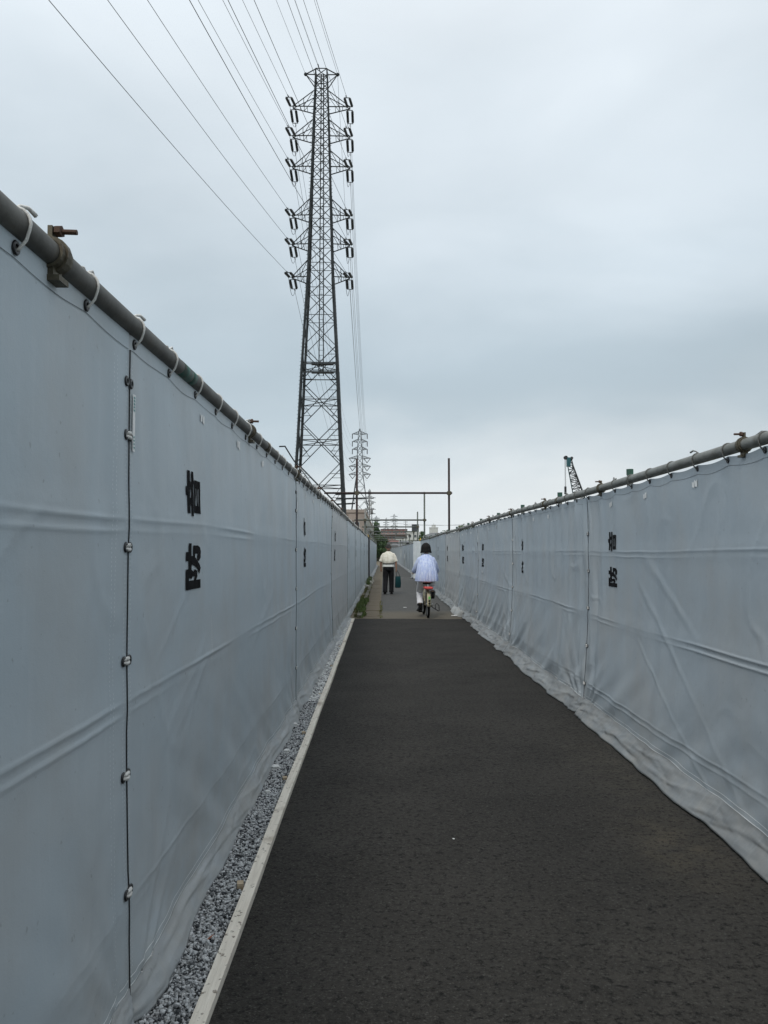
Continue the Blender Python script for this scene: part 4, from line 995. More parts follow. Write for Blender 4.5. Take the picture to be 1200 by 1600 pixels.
# long beige building on the left
h1 = yz(796, 112)
b = building('warehouse', -8.4, 112, 11.4, 90, h1 - .45, BEIGE, 'beige box shaped building beyond the left fence, right of the big pylon', 4, 2, 3.2, (1.4, 1.2), 1.2)
MB().box(5.72, 5.80, .5, 89, .3, h1 - .6).build('side_cladding', CREAMW, b)
for k in range(12): MB().box(5.81, 5.86, 3 + k * 7.2, 4.6 + k * 7.2, 4.2, 5.6).build('window', mat('window_glass', (.035, .045, .055), .15), b)
o = MB().bar((5.6, .2, h1 - .5), (6.8, -.2, h1 + .9), .09, 5).bar((5.75, -.1, 0), (5.75, -.1, h1 + .1), .09, 5).build('downpipe', mat('pale_pipe', (.5, .5, .48), .6), b)
# brick apartments, white block, small houses
Yb = 400
building('apartment_block', px2x(615.5, Yb), Yb, 13.2, 12, yz(826.5, Yb) - .45, BRICK, 'red brown tiled apartment block with rows of dark windows straight ahead', 7, 4, 2.9, (1.0, 1.3), 1.6, balcony=True, roofm=mat('dark_parapet', (.12, .07, .065), .8), trim=mat('pinkish_balcony', (.33, .23, .21), .8))
Yw = 350
b = building('office_block', px2x(648.5, Yw), Yw, 6.9, 10, yz(831, Yw) - .45, WHITEB, 'white three storey block with a dark box on its roof', 3, 3, 3.0, (1.3, 1.3), 1.3, balcony=True)
MB().box(-1.3, 1.7, 1, 4, yz(831, Yw) + .02, yz(819, Yw)).build('roof_sign_box', mat('dark_sign_box', (.03, .035, .04), .5), b)
for k, (px, py, Y, w_, wallm, g, l) in enumerate(((622, 852, 200, 4.2, WHITEB, True, 'small white house low in front of the brick block, left'), (632, 846, 230, 3.4, WHITEB, True, 'small white house with dark windows below the white block'), (609, 848, 235, 4.2, CREAMW, False, 'small cream house at the end of the path, left of the walking man'), (641, 851, 210, 3.0, GREYR, False, 'narrow grey shed right of the small white houses'), (627, 840, 300, 4.4, WHITEB, False, 'narrow white townhouse in front of the brick block'))):
    building('house', px2x(px, Y), Y, w_, 7, yz(py, Y) - .3, wallm, l, 2, 1 if yz(py, Y) < 4.2 else 2, 2.4, (.8, 1.0), .9, roofm=GREYR, gable=g, cat='house')
for k, (px, py, Y, w_, wallm, g, l) in enumerate(((617, 845, 260, 3.0, GREYR, True, 'small dark walled house between the two white ones'), (613, 853, 180, 2.2, BRICK, False, 'tiny brown shed low by the end of the path'), (637, 848, 255, 2.6, CREAMW, True, 'small cream gabled house right of the path end'), (628, 855, 165, 2.4, WHITEB, False, 'low white shed just above the far right fence'))):
    building('house', px2x(px, Y), Y, w_, 6, yz(py, Y) - .3, wallm, l, 2, 1, 2.4, (.7, .9), .9, roofm=GREYR if k != 0 else BRICK, gable=g, cat='house')
building('house', px2x(686, 150), 150, 4.6, 7, yz(837, 150) - .2, WHITEB, 'white house with dark hipped roof above the right fence, behind the cyclist', 2, 1, 2.6, (1.0, 1.0), 1.9, roofm=GREYR, gable=True, cat='house')
building('house', px2x(697, 190), 190, 3.6, 6, yz(834, 190) - .2, WHITEB, 'small pale house right of the dark roofed house', 2, 1, 2.6, (.8, .8), 2.2, roofm=mat('pale_roof', (.40, .40, .39), .8), gable=True, cat='house')
b = building('office_block', px2x(678, 480), 480, 5.0, 5, yz(824, 480) - .4, WHITEB, 'pale far tower block with a rooftop turret above the right fence', 2, 4, 3.0, (1.0, 1.2), 1.5)
MB().box(-1.2, 1.2, 1, 3, yz(824, 480) + .1, yz(820, 480) + .1).bar((0, 2, yz(820, 480) + .1), (0, 2, yz(817, 480)), .12, 5).build('turret', WHITEB, b)
# ================================================================== trees
def tree(cx, cy, h, rad, mats, label, n=2600, leaf=.22, seed=0, base=.12, squash=1.0):
    g = np.random.default_rng(seed); t = empty('tree', (cx, cy, 0), label, 'tree', 'trees beyond the fences')
    mb = MB().tube([(0, 0, -.05), (.05, 0, h * .3), (-.04, .03, h * .62)], [h * .028 + .04, h * .02 + .03, .04], 7)
    for k in range(6):
        a = k * 1.05 + seed; z = h * (.28 + .06 * k); mb.tube([(0, 0, z), (math.cos(a) * rad * .4, math.sin(a) * rad * .4, z + h * .12), (math.cos(a) * rad * .7, math.sin(a) * rad * .7, z + h * .22)], [h * .01 + .02, .03, .015], 5)
    mb.build('trunk', BARK, t, True)
    nc = 26; C = g.normal(0, 1, (nc, 3)); C /= np.linalg.norm(C, axis=1)[:, None]; C *= (g.random((nc, 1)) ** .4)
    C = C * np.array([rad * .78, rad * .78, h * (1 - base) * .42]) + np.array([0, 0, h * (base + (1 - base) * .52)]); R = rad * (.26 + .22 * g.random(nc))
    parts = [[], [], []]
    i = g.integers(0, nc, n); D = g.normal(0, 1, (n, 3)); D /= np.linalg.norm(D, axis=1)[:, None]; P = C[i] + D * (R[i] * (.55 + .55 * g.random(n)))[:, None] * np.array([1, 1, squash])
    P[:, 2] = np.clip(P[:, 2], .15, h)
    U = g.normal(0, 1, (n, 3)); U /= np.linalg.norm(U, axis=1)[:, None]; Wv = np.cross(U, D + .3 * g.normal(0, 1, (n, 3))); Wv /= np.linalg.norm(Wv, axis=1)[:, None] + 1e-9
    s = leaf * (.6 + .8 * g.random(n))[:, None]; V = np.stack([P - U * s, P - Wv * s * .5, P + U * s, P + Wv * s * .5], 1)
    which = (i + (g.random(n) < .25) * 1) % len(mats)
    for k, m in enumerate(mats):
        Vk = V[which == k].reshape(-1, 3)
        if len(Vk): o = np_mesh('crown', Vk, np.arange(len(Vk)).reshape(-1, 4), m, t); o['kind'] = 'stuff'
    return t
D_, Mm, Li = LEAF
tree(px2x(584, 230), 236, yz(809, 230), 2.1, [D_, Mm], 'tall dark evergreen tree behind the corner of the beige building', 5000, .26, 1, .02)
tree(px2x(596.5, 225), 232, yz(832, 225), 1.7, [D_, Mm], 'lower dark tree left of the brick apartment block', 3600, .24, 2, .0)
tree(px2x(590.2, 120), 124, yz(846, 120) , .75, [Mm, D_], 'narrow green bush at the far end of the left fence', 2600, .13, 3, 0)
tree(px2x(599, 128), 129, yz(857, 128), 1.0, [D_, Mm], 'low dark bush closing the end of the path', 2600, .13, 4, 0)
tree(px2x(604, 150), 152, yz(849, 150), 1.2, [D_], 'dark hedge like tree behind the last pipe frames', 2600, .16, 12, 0)
tree(px2x(592, 160), 163, yz(836, 160), 1.3, [D_, Mm], 'dark tree behind the bars of the far pipe frames', 3000, .18, 13, 0)
tree(px2x(660.5, 200), 200, yz(829, 200), 1.1, [D_, Mm], 'dark pointed tree beside the white block', 2600, .18, 5, .0)
tree(px2x(670, 190), 194, yz(831, 190), 1.0, [Mm, D_], 'green pointed tree between two posts above the right fence', 2600, .18, 6, .0)
tree(px2x(727, 100), 100, yz(814, 100), 1.5, [Li, Mm], 'green tree top just showing above the right fence', 2600, .16, 7, .0)
tree(px2x(735, 104), 103, yz(818, 104), 1.2, [Mm, D_], 'lower green tree top right beside the one above the right fence', 1800, .16, 8, .0)
tree(px2x(706, 130), 130, yz(829, 130), .9, [Li, D_], 'thin pale shrub above the right fence, left of the tall post', 500, .12, 9, .0)
tree(px2x(694, 135), 135, yz(826, 135), .8, [Mm, Li], 'sparse shrub above the right fence next to the pale house', 380, .12, 10, .0)
tree(px2x(714, 120), 120, yz(830, 120), .7, [D_, Mm], 'small dark shrub right of the tall pipe post', 500, .12, 11, .0)
tree(px2x(778, 90), 92, yz(808, 90), .9, [D_, Mm], 'small dark tree top peeping over the right rail', 900, .12, 15, .0)
# ================================================================== utility poles and low line
PC = mat('pole_concrete', (.16, .16, .155), .8, (.11, .11, .105), 3)
def upole(px, top, Y, label, arms=3):
    x = px2x(px, Y); h = yz(top, Y); r = empty('utility_pole', (x, Y, 0), label, 'utility pole', 'utility poles')
    MB().bar((0, 0, -.1), (0, 0, h), .17, 8, .11).build('pole', PC, r, True)
    for k in range(arms):
        z = h - .5 - k * 1.0; MB().box(-.8, .8, -.05, .05, z, z + .08).build('crossarm', STEEL, r)
        mb = MB()
        for q in (-.7, -.35, .35, .7): mb.bar((q, 0, z + .08), (q, 0, z + .30), .05, 6)
        mb.build('insulator', INSUL, r)
    MB().bar((.42, 0, h - 4.4), (.42, 0, h - 3.5), .25, 10).build('transformer', PC, r, True)
upole(577.2, 767, 150, 'tall dark utility pole with crossarms right of the beige building', 4)
upole(617.6, 817, 300, 'short far utility pole in front of the brick apartment block')
upole(634, 814, 310, 'far utility pole between the brick block and the white block', 2)
upole(600.5, 826, 290, 'lowest far utility pole at the left end of the brick block', 1)
for k, (a, b, Ya, Yb_) in enumerate((((620, 818), (764, 820), 300, 300), ((634, 821), (760, 817), 310, 270))):
    A = Vector((px2x(a[0], Ya), Ya, yz(a[1], Ya))); B = Vector((px2x(b[0], Yb_), Yb_, yz(b[1], Yb_)))
    o = MB().tube([A.lerp(B, q / 20) - A - Vector((0, 0, 1.6 * q / 20 * (1 - q / 20))) for q in range(21)], .035, 4, False).build('service_line', WIRE); o.location = A
    tag(o, ['upper thin line crossing low behind the tall posts on the right', 'lower thin line crossing low behind the tall posts on the right'][k], 'power cable', 'low service lines')
# ================================================================== crawler crane
CT = mat('crane_teal', (.015, .10, .12), .5, (.012, .07, .085), 3); CG = mat('crane_boom_grey', (.045, .06, .06), .6, (.03, .04, .04), 2); CD = mat('crane_dark', (.02, .02, .022), .7)
Yc = 100.0
crane = empty('crawler_crane', (px2x(923, Yc + 6), Yc + 6, 0), 'teal and grey lattice boom crane standing behind the right fence', 'crane')
hd = Vector((px2x(889.5, 92), 92, yz(717, 92))) - crane.location
ft = Vector((0, -1.0, 1.9))
axis = (hd - ft).normalized(); ux = Vector((1, 0, 0)); uy = axis.cross(ux).normalized(); ux = uy.cross(axis).normalized(); L = (hd - ft).length
def bw(t): return .24 + .52 * min(1, (1 - t) * 2.2) * min(1, t * 6 + .3)
for sx in (-1, 1):
    for sy in (-1, 1):
        MB().tube([ft + axis * L * t + ux * sx * bw(t) * .9 + uy * sy * bw(t) * .9 for t in (0, .1, .2, .4, .6, .8, .95)], .055, 5).build('boom_chord', CT if sx < 0 else CG, crane)
nb = 26
for k in range(nb):
    t0, t1 = k / nb * .95, (k + 1) / nb * .95; mb = MB()
    for q in range(4):
        c = [(-1, -1), (1, -1), (1, 1), (-1, 1)]; a = c[q]; b_ = c[(q + 1) % 4]
        if k % 2: a, b_ = b_, a
        P_ = lambda t, s: ft + axis * L * t + ux * s[0] * bw(t) * .9 + uy * s[1] * bw(t) * .9
        mb.bar(P_(t0, a), P_(t1, b_), .035, 4).bar(P_(t0, a), P_(t0, b_), .04, 4)
    mb.build('boom_lacing', CD, crane)
MB().box(-.20, .20, -.25, .25, -.9, .15, Matrix.Translation(hd) ).build('boom_head', CT, crane)
MB().bar(hd + Vector((-.3, -.1, .15)), hd + Vector((-.3, .25, .15)), .22, 14).build('sheave', CD, crane)
MB().bar(hd + Vector((.35, -.2, .1)), hd + Vector((.30, .3, -.1)), .17, 12).build('sheave', CD, crane)
for dx in (-.42, -.34): MB().bar(hd + Vector((dx, 0, .1)), hd + Vector((dx, 0, -3.2)), .022, 4).build('hoist_rope', CD, crane)
MB().box(hd.x - .5, hd.x - .28, hd.y - .1, hd.y + .1, hd.z - 4.1, hd.z - 3.2).bar(hd + Vector((-.3, 0, -4.1)), hd + Vector((-.25, 0, -4.8)), .06, 6).build('hook_block', CD, crane)
for dy in (-.3, .3): MB().bar(hd + Vector((.3, dy, .0)), Vector((.6, 3.4 + dy, 4.4)), .035, 4).build('pendant_line', CD, crane)
cb = MB().box(-1.5, 1.5, -1.6, 3.6, 1.05, 1.35).box(-1.5, -.3, .2, 3.6, 1.35, 3.0).box(.45, 1.5, .2, 3.4, 1.35, 2.8).box(-1.3, 1.3, 2.6, 4.0, 1.3, 2.6).build('upper_body', CT, crane)
MB().box(.55, 1.5, -1.6, .1, 1.36, 3.0).build('cab', CT, crane); MB().box(.65, 1.4, -1.64, -1.605, 1.9, 2.85).build('cab_window', mat('window_glass', (.035, .045, .055), .15), crane)
for s in (-1, 1):
    mb = MB(); pts = [(-2.2, .5), (-1.9, .85), (1.9, .85), (2.2, .5), (1.9, .1), (-1.9, .1)]
    mb.add([(s * 1.7 - .35, y, z) for y, z in pts] + [(s * 1.7 + .35, y, z) for y, z in pts], [tuple(range(5, -1, -1)), tuple(range(6, 12))] + [(i, (i + 1) % 6, 6 + (i + 1) % 6, 6 + i) for i in range(6)]); mb.build('crawler_track', CD, crane)
MB().bar((0, 0, .5), (0, 0, 1.05), .9, 16).box(-1.4, 1.4, -.4, .4, .4, .7).build('turntable', CD, crane)
MB().bar((-.6, 3.2, 2.6), (0, 3.4, 4.5), .08, 5).bar((.6, 3.2, 2.6), (.6, 3.4, 4.5), .08, 5).bar((0, 3.4, 4.5), (.6, 3.4, 4.5), .08, 5).build('gantry', CG, crane)

# ================================================================== people
def skin(name, V, E, R, m, parent, sub=2, root=0):
    me = bpy.data.meshes.new(name); me.from_pydata(V, E, []); me.update()
    o = bpy.data.objects.new(name, me); COL.objects.link(o)
    sk = o.modifiers.new('s', 'SKIN'); sk.use_smooth_shade = True
    for i, r in enumerate(R):
        d = me.skin_vertices[0].data[i]; rr = r if isinstance(r, tuple) else (r, r); d.radius = rr; d.use_root = (i == root)
    ss_ = o.modifiers.new('u', 'SUBSURF'); ss_.levels = sub; ss_.render_levels = sub
    dg = bpy.context.evaluated_depsgraph_get(); dg.update(); ev = o.evaluated_get(dg)
    nm = bpy.data.meshes.new_from_object(ev); o.modifiers.clear(); o.data = nm; nm.name = name
    nm.materials.clear(); nm.materials.append(m)
    nm.polygons.foreach_set('use_smooth', [True] * len(nm.polygons))
    if parent: o.parent = parent
    return o
SKINM = mat('skin', (.36, .20, .135), .6, (.30, .16, .11), 14); SKINL = mat('skin_light', (.50, .33, .25), .6, (.45, .28, .2), 14)
def cloth(name, c, c2, sc_=14, bump=.006, bs=18, st=(1, 1, 1), rough=.85): return mat(name, c, rough, c2, sc_, 4, bump=bump, bscale=bs, stretch=st, spec=.12)
CREAM = cloth('cream_shirt', (.80, .77, .68), (.64, .60, .50)); WHITEC = cloth('white_undershirt', (.78, .78, .75), (.66, .66, .63)); BLACKT = cloth('black_trousers', (.012, .012, .014), (.02, .02, .022))
BLK = mat('black_leather', (.010, .010, .010), .6, spec=.2); HAIRG = cloth('grey_hair', (.085, .08, .075), (.02, .019, .018), 30, .004, 60)
HAIRB = cloth('black_hair', (.008, .008, .008), (.016, .014, .013), 40, .006, 40, (1, 1, .2), .6); TEAL = cloth('teal_bag_cloth', (.006, .034, .040), (.010, .050, .055), 8)
BLUE = cloth('pale_blue_striped_blouse', (.40, .48, .74), (.62, .68, .84), 34, .012, 16, (1, 1, .10)); WHT = cloth('white_trousers', (.78, .78, .80), (.64, .64, .67), 10, .01, 12)
def ell(cx, cy, cz, rx, ry, n=28, f=None):
    out = []
    for k in range(n):
        a = 2 * PI * k / n; q = 1 + (f(a) if f else 0); out.append((cx + rx * q * math.cos(a), cy + ry * q * math.sin(a), cz))
    return out
def hand(V, E, R, w_, d, curl, side, s=1.0):
    """adds palm, four fingers and thumb below wrist vertex index w_ ; d = direction, curl = sideways curl vector"""
    d = Vector(d).normalized(); wr = Vector(V[w_]); c = Vector(curl); across = d.cross(c).normalized()
    V.append(tuple(wr + d * .05 * s)); E.append((w_, len(V) - 1)); R.append((.026 * s, .026 * s)); pm = len(V) - 1
    for k, ln in enumerate((.068, .078, .072, .056)):
        o_ = across * (.024 - .016 * k) * s; b = wr + d * .085 * s + o_
        V.append(tuple(b)); E.append((pm, len(V) - 1)); R.append((.0095 * s,) * 2); p = len(V) - 1
        V.append(tuple(b + (d * .75 + c * .35) * ln * .5 * s)); E.append((p, len(V) - 1)); R.append((.0088 * s,) * 2); p = len(V) - 1
        V.append(tuple(b + (d * .75 + c * .35) * ln * .5 * s + (d * .25 + c * .8) * ln * .5 * s)); E.append((p, len(V) - 1)); R.append((.0075 * s,) * 2)
    V.append(tuple(wr + d * .055 * s + across * .038 * s + c * .012)); E.append((pm, len(V) - 1)); R.append((.0105 * s,) * 2); p = len(V) - 1
    V.append(tuple(wr + d * .085 * s + across * .045 * s + c * .035)); E.append((p, len(V) - 1)); R.append((.009 * s,) * 2)
def head(name, c, m, parent, tilt=0, r=.105):
    """a head with brow, nose, mouth, chin and ears, looking towards +Y"""
    n, k_ = 24, 18; v = []
    for j in range(k_ + 1):
        ph = PI * j / k_; z = math.cos(ph)
        for i in range(n):
            a = 2 * PI * i / n; x = math.sin(ph) * math.cos(a) * .78; y = math.sin(ph) * math.sin(a) * .96; zz = z * 1.18
            if z < 0: x *= 1 + z * .30; y *= 1 + z * .12
            f_ = max(0, math.sin(a)) ** 6
            if y > 0:
                y += f_ * (.20 * math.exp(-((zz + .12) / .16) ** 2) + .05 * math.exp(-((zz - .22) / .1) ** 2) + .06 * math.exp(-((zz + .52) / .07) ** 2) + .08 * math.exp(-((zz + .95) / .16) ** 2))
                ex_ = abs(math.cos(a)); y -= .06 * math.exp(-((ex_ - .36) / .14) ** 2 - ((zz - .05) / .09) ** 2)
            v.append((x * r, y * r, zz * r))
    mb = MB(); mb.add(v, [(j * n + i, (j + 1) * n + i, (j + 1) * n + (i + 1) % n, j * n + (i + 1) % n) for j in range(k_) for i in range(n)])
    for s in (-1, 1): mb.sphere((s * .80 * r, -.02 * r, -.05 * r), r * .26, 8, 6, (.45, .7, 1.15))
    T = Matrix.Translation(c) @ Matrix.Rotation(tilt, 4, 'X'); mb.v = [tuple(T @ Vector(p)) for p in mb.v]
    o = mb.build(name, m, parent, True)
    return o, T
def body_merge(objs, name, parent):
    """join several shells of one body into a single continuous mesh object"""
    import bmesh
    bm = bmesh.new()
    for o in objs: bm.from_mesh(o.data)
    me = bpy.data.meshes.new(name); bm.to_mesh(me); bm.free(); me.materials.append(objs[0].data.materials[0])
    for o in objs: bpy.data.objects.remove(o)
    # voxel remesh fuses the shells
    o = bpy.data.objects.new(name, me); COL.objects.link(o); md = o.modifiers.new('r', 'REMESH'); md.mode = 'VOXEL'; md.voxel_size = .0065; md.use_smooth_shade = True
    dg = bpy.context.evaluated_depsgraph_get(); dg.update(); nm = bpy.data.meshes.new_from_object(o.evaluated_get(dg)); o.modifiers.clear(); o.data = nm
    nm.polygons.foreach_set('use_smooth', [True] * len(nm.polygons)); o.parent = parent; return o
def lerp(a, b, t): return a + (b - a) * t
def limb_cloth(name, pts, radii, m, parent, wr=.05, n=16, extra=None, seed=0):
    mb = MB(); P = [Vector(p) for p in pts]; dense = []; rr = []
    for i in range(len(P) - 1):
        for q in range(5): t = q / 5; dense.append(P[i].lerp(P[i + 1], t)); rr.append(lerp(radii[i], radii[i + 1], t))
    dense.append(P[-1]); rr.append(radii[-1]); mb.tube(dense, rr, n, False)
    g = random.Random(seed); nn = []
    for i, p in enumerate(mb.v):
        ring = i // n; c = dense[ring]; k = 1 + wr * math.sin(ring * 1.9 + (i % n) * .9 + seed) + wr * .6 * math.sin(ring * 3.7 - (i % n) * 1.6)
        nn.append(tuple(c + (Vector(p) - c) * k))
    mb.v = nn; return mb.build(name, m, parent, True)
# ---- walking man (origin between his feet)
man = empty('person', (.155, 28.0, 0), 'man in cream short sleeved shirt and black trousers walking away', 'person', rz=.0)
V = [(0, 0, .93), (0, .0, 1.10), (0, .03, 1.30), (0, .06, 1.42), (0, .085, 1.50), (0, .12, 1.60)]; E = [(0, 1), (1, 2), (2, 3), (3, 4), (4, 5)]; R = [(.13, .10), (.13, .10), (.14, .10), (.08, .06), (.050, .050), (.06, .06)]
def arm(sh, el_, wr_, base=3):
    i = len(V); V.extend([sh, el_, tuple(Vector(el_).lerp(Vector(wr_), .5)), wr_]); E.extend([(base, i), (i, i + 1), (i + 1, i + 2), (i + 2, i + 3)]); R.extend([(.042, .042), (.040, .040), (.036, .036), (.026, .026)]); return i + 3
a = arm((-.170, .04, 1.35), (-.26, .01, 1.12), (-.265, .06, .90)); hand(V, E, R, a, (.05, .15, -1), (.5, .5, 0), -1)
a = arm((.170, .04, 1.35), (.265, .01, 1.13), (.275, .02, .89)); hand(V, E, R, a, (.0, .05, -1), (-.9, .3, 0), 1)
def leg(hip, kn, an, toe):
    i = len(V); V.extend([hip, kn, tuple(Vector(kn).lerp(Vector(an), .35)), an, toe]); E.extend([(0, i), (i, i + 1), (i + 1, i + 2), (i + 2, i + 3), (i + 3, i + 4)]); R.extend([(.085, .085), (.055, .055), (.056, .056), (.038, .038), (.035, .03)])
leg((-.095, 0, .88), (-.10, .02, .48), (-.115, -.12, .09), (-.125, .06, .04)); leg((.095, 0, .88), (.10, .10, .48), (.10, .10, .09), (.11, .28, .04))
b1 = skin('body', V, E, R, SKINM, None); h_, Th = head('head', (0, .12, 1.625), SKINM, None, -.28, .110)
body_merge([b1, h_], 'body', man)
mb = MB(); mb.sphere((0, -.12, .12), 1.04 * .098, 18, 12, (.84, .95, 1.12)); mb.v = [tuple(Th @ Vector(p)) for p in mb.v]; 
mb.f = [f for f in mb.f if all((Th.inverted() @ Vector(mb.v[i])).z > -.05 or (Th.inverted() @ Vector(mb.v[i])).y < -.02 for i in f)]
# hair: cap of hair over crown and back of the head
hb = MB(); n, k_ = 22, 12; r = .110
for j in range(k_ + 1):
    for i in range(n):
        a = 2 * PI * i / n; lim = 1.25 + .75 * (1 - math.sin(a)) / 2; ph = lim * j / k_ * 1.0
        q = 1.06 + .02 * math.sin(7 * a + j); hb.v.append(tuple(Th @ Vector((math.sin(ph) * math.cos(a) * .80 * r * q, math.sin(ph) * math.sin(a) * .99 * r * q, math.cos(ph) * 1.18 * r * q))))
hb.f = [(j * n + i, (j + 1) * n + i, (j + 1) * n + (i + 1) % n, j * n + (i + 1) % n) for j in range(k_) for i in range(n)]
hb.build('hair', HAIRG, man, True)
wv = lambda ph, am: (lambda a: am * math.sin(5 * a + ph) + am * .6 * math.sin(9 * a - ph))
MB().loft([ell(0, .0, .955, .205, .145, f=wv(0, .05)), ell(0, .0, 1.0, .20, .14, f=wv(1, .03)), ell(0, .0, 1.05, .19, .135, f=wv(2, .01))], False).build('shirt_tail', WHITEC, man, True)
MB().loft([ell(0, 0, 1.055, .182, .135), ell(0, 0, 1.09, .195, .15, f=wv(.4, .04)), ell(0, .0, 1.15, .210, .158, f=wv(1, .05)), ell(0, .015, 1.22, .212, .155, f=wv(2, .03)), ell(0, .03, 1.30, .212, .145, f=wv(3, .02)), ell(0, .045, 1.36, .200, .128), ell(0, .055, 1.405, .178, .108), ell(0, .06, 1.44, .142, .09), ell(0, .07, 1.468, .10, .075), ell(0, .085, 1.490, .062, .062)], False).build('shirt', CREAM, man, True)
for s_ in (-1, 1): limb_cloth('sleeve', [(s_ * .10, .055, 1.400), (s_ * .165, .045, 1.365), (s_ * .215, .03, 1.29), (s_ * .245, .015, 1.20), (s_ * .264, .01, 1.135)], [.050, .068, .066, .064, .068], CREAM, man, .02, seed=s_)
MB().loft([ell(0, 0, 1.04, .203, .15), ell(0, 0, 1.072, .206, .152)], False).build('belt_strap', BLK, man, True)
MB().box(-.10, .10, .14, .20, 1.0, 1.10).build('waist_pouch', BLK, man)
MB().loft([ell(0, .09, 1.492, .068, .07), ell(0, .10, 1.53, .066, .068)], False).build('collar', cloth('brown_collar', (.10, .08, .06), (.06, .05, .04)), man, True)
MB().loft([ell(0, 0, 1.0, .165, .125), ell(0, 0, .92, .180, .135, f=wv(0, .02)), ell(0, 0, .84, .180, .135), ell(0, .02, .79, .15, .11), ell(0, .02, .765, .06, .06)]).build('trouser_seat', BLACKT, man, True)
limb_cloth('trouser_leg', [(-.088, 0, .90), (-.098, .015, .68), (-.103, .01, .46), (-.113, -.075, .26), (-.118, -.125, .075)], [.104, .098, .086, .080, .082], BLACKT, man, .025)
limb_cloth('trouser_leg', [(.088, 0, .90), (.098, .05, .68), (.103, .09, .46), (.105, .10, .26), (.105, .10, .06)], [.104, .098, .086, .080, .082], BLACKT, man, .025, seed=2)
def shoe(parent, x, y, z, yaw=0, pitch=0, s=1.0, m=BLK):
    mb = MB(); prof = [(-.12, .03, .036, .055), (-.10, .042, .04, .085), (-.04, .045, .04, .09), (.04, .045, .045, .065), (.11, .043, .05, .05), (.155, .028, .045, .035)]
    for (yy, hw, _, hh) in prof: mb.v += [(-hw, yy, 0), (-hw * 1.03, yy, .02), (-hw * .7, yy, hh * .9), (0, yy, hh), (hw * .7, yy, hh * .9), (hw * 1.03, yy, .02), (hw, yy, 0)]
    mb.f = [(i * 7 + k, i * 7 + (k + 1) % 7, (i + 1) * 7 + (k + 1) % 7, (i + 1) * 7 + k) for i in range(5) for k in range(7)] + [tuple(range(7)), tuple(range(41, 34, -1))]
    T = Matrix.Translation((x, y, z)) @ Matrix.Rotation(yaw, 4, 'Z') @ Matrix.Rotation(pitch, 4, 'X') @ Matrix.Scale(s, 4); mb.v = [tuple(T @ Vector(p)) for p in mb.v]
    return mb.build('shoe', m, parent, True)
shoe(man, -.122, -.06, .012, .1, -.12); shoe(man, .108, .15, .002, -.08)
bag = empty('tote_bag', (.155 + .33, 28.03, .22), 'dark teal cloth bag hanging from the walking man\'s right hand', 'bag')
MB().loft([ell(0, 0, .0, .080, .045, f=wv(0, .03)), ell(0, 0, .02, .098, .06, f=wv(0, .03)), ell(.003, 0, .16, .104, .062, f=wv(1, .04)), ell(.0, 0, .32, .095, .04, f=wv(2, .05)), ell(0, 0, .40, .085, .02, f=wv(3, .05))]).build('bag_body', TEAL, bag, True)
for s in (-1, 1): MB().tube([(-.055, s * .012, .385), (-.05, s * .012, .46), (-.035, s * .01, .54), (-.045, 0, .60), (-.02, 0, .60), (.01, s * .01, .54), (.05, s * .012, .46), (.055, s * .012, .385)], .007, 6).build('handle', BLK, bag, True)

# ---- bicycle (origin at rear wheel contact) and rider
BX, BY = .985, 18.05; YAW = .038
bike = empty('bicycle', (BX, BY, 0), 'cream city bicycle ridden away by the woman, with pinkish red rack cushion and kickstand', 'bicycle', rz=YAW)
WR = .30; WB = 1.08
TY = mat('black_tyre', (.012, .012, .012), .9, spec=.15, bump=.002, bscale=120); RIMM = mat('alloy_rim', (.35, .35, .35), .35, metal=.8); FRM = mat('cream_bike_paint', (.50, .44, .30), .4, (.42, .37, .25), 6)
def wheel(y, nm='wheel'):
    w_ = empty(nm, (0, y, WR)); w_.parent = bike
    def torus(R_, r_, m, name):
        mb = MB(); n, k = 40, 8
        for i in range(n):
            a = 2 * PI * i / n
            for j in range(k): b_ = 2 * PI * j / k; mb.v.append((r_ * math.sin(b_), (R_ + r_ * math.cos(b_)) * math.cos(a), (R_ + r_ * math.cos(b_)) * math.sin(a)))
        mb.f = [(i * k + j, ((i + 1) % n) * k + j, ((i + 1) % n) * k + (j + 1) % k, i * k + (j + 1) % k) for i in range(n) for j in range(k)]
        mb.build(name, m, w_, True)
    torus(WR - .026, .026, TY, 'tyre'); torus(WR - .048, .012, RIMM, 'rim')
    MB().bar((-.045, 0, 0), (.045, 0, 0), .028, 12).build('hub', RIMM, w_, True)
    mb = MB()
    for k in range(28): a = 2 * PI * k / 28; mb.bar(((-1) ** k * .03, .02 * math.cos(a + .4), .02 * math.sin(a + .4)), (0, (WR - .05) * math.cos(a), (WR - .05) * math.sin(a)), .0018, 3)
    mb.build('spokes', RIMM, w_, kind='stuff')
wheel(WR * 0 + 0); wheel(WB)
fr = MB(); BB = (0, .44, .27); HT = (0, .93, .80); HB = (0, .97, .62); ST = (0, .30, .68)
fr.tube([HB, (0, .72, .38), BB], .020, 10).tube([HT, (0, .70, .50), (0, .42, .40)], .015, 10).tube([BB, ST], .017, 10).tube([HB, HT, (0, .915, .88)], .021, 10)
for s in (-1, 1):
    fr.tube([BB, (s * .05, .2, .29), (s * .06, 0, .30)], .010, 8).tube([(0, .36, .50), (s * .055, .14, .40), (s * .06, 0, .30)], .008, 8).tube([(0, .965, .63), (s * .05, .98, .60), (s * .05, WB, .30)], .012, 8)
fr.build('frame', FRM, bike, True)
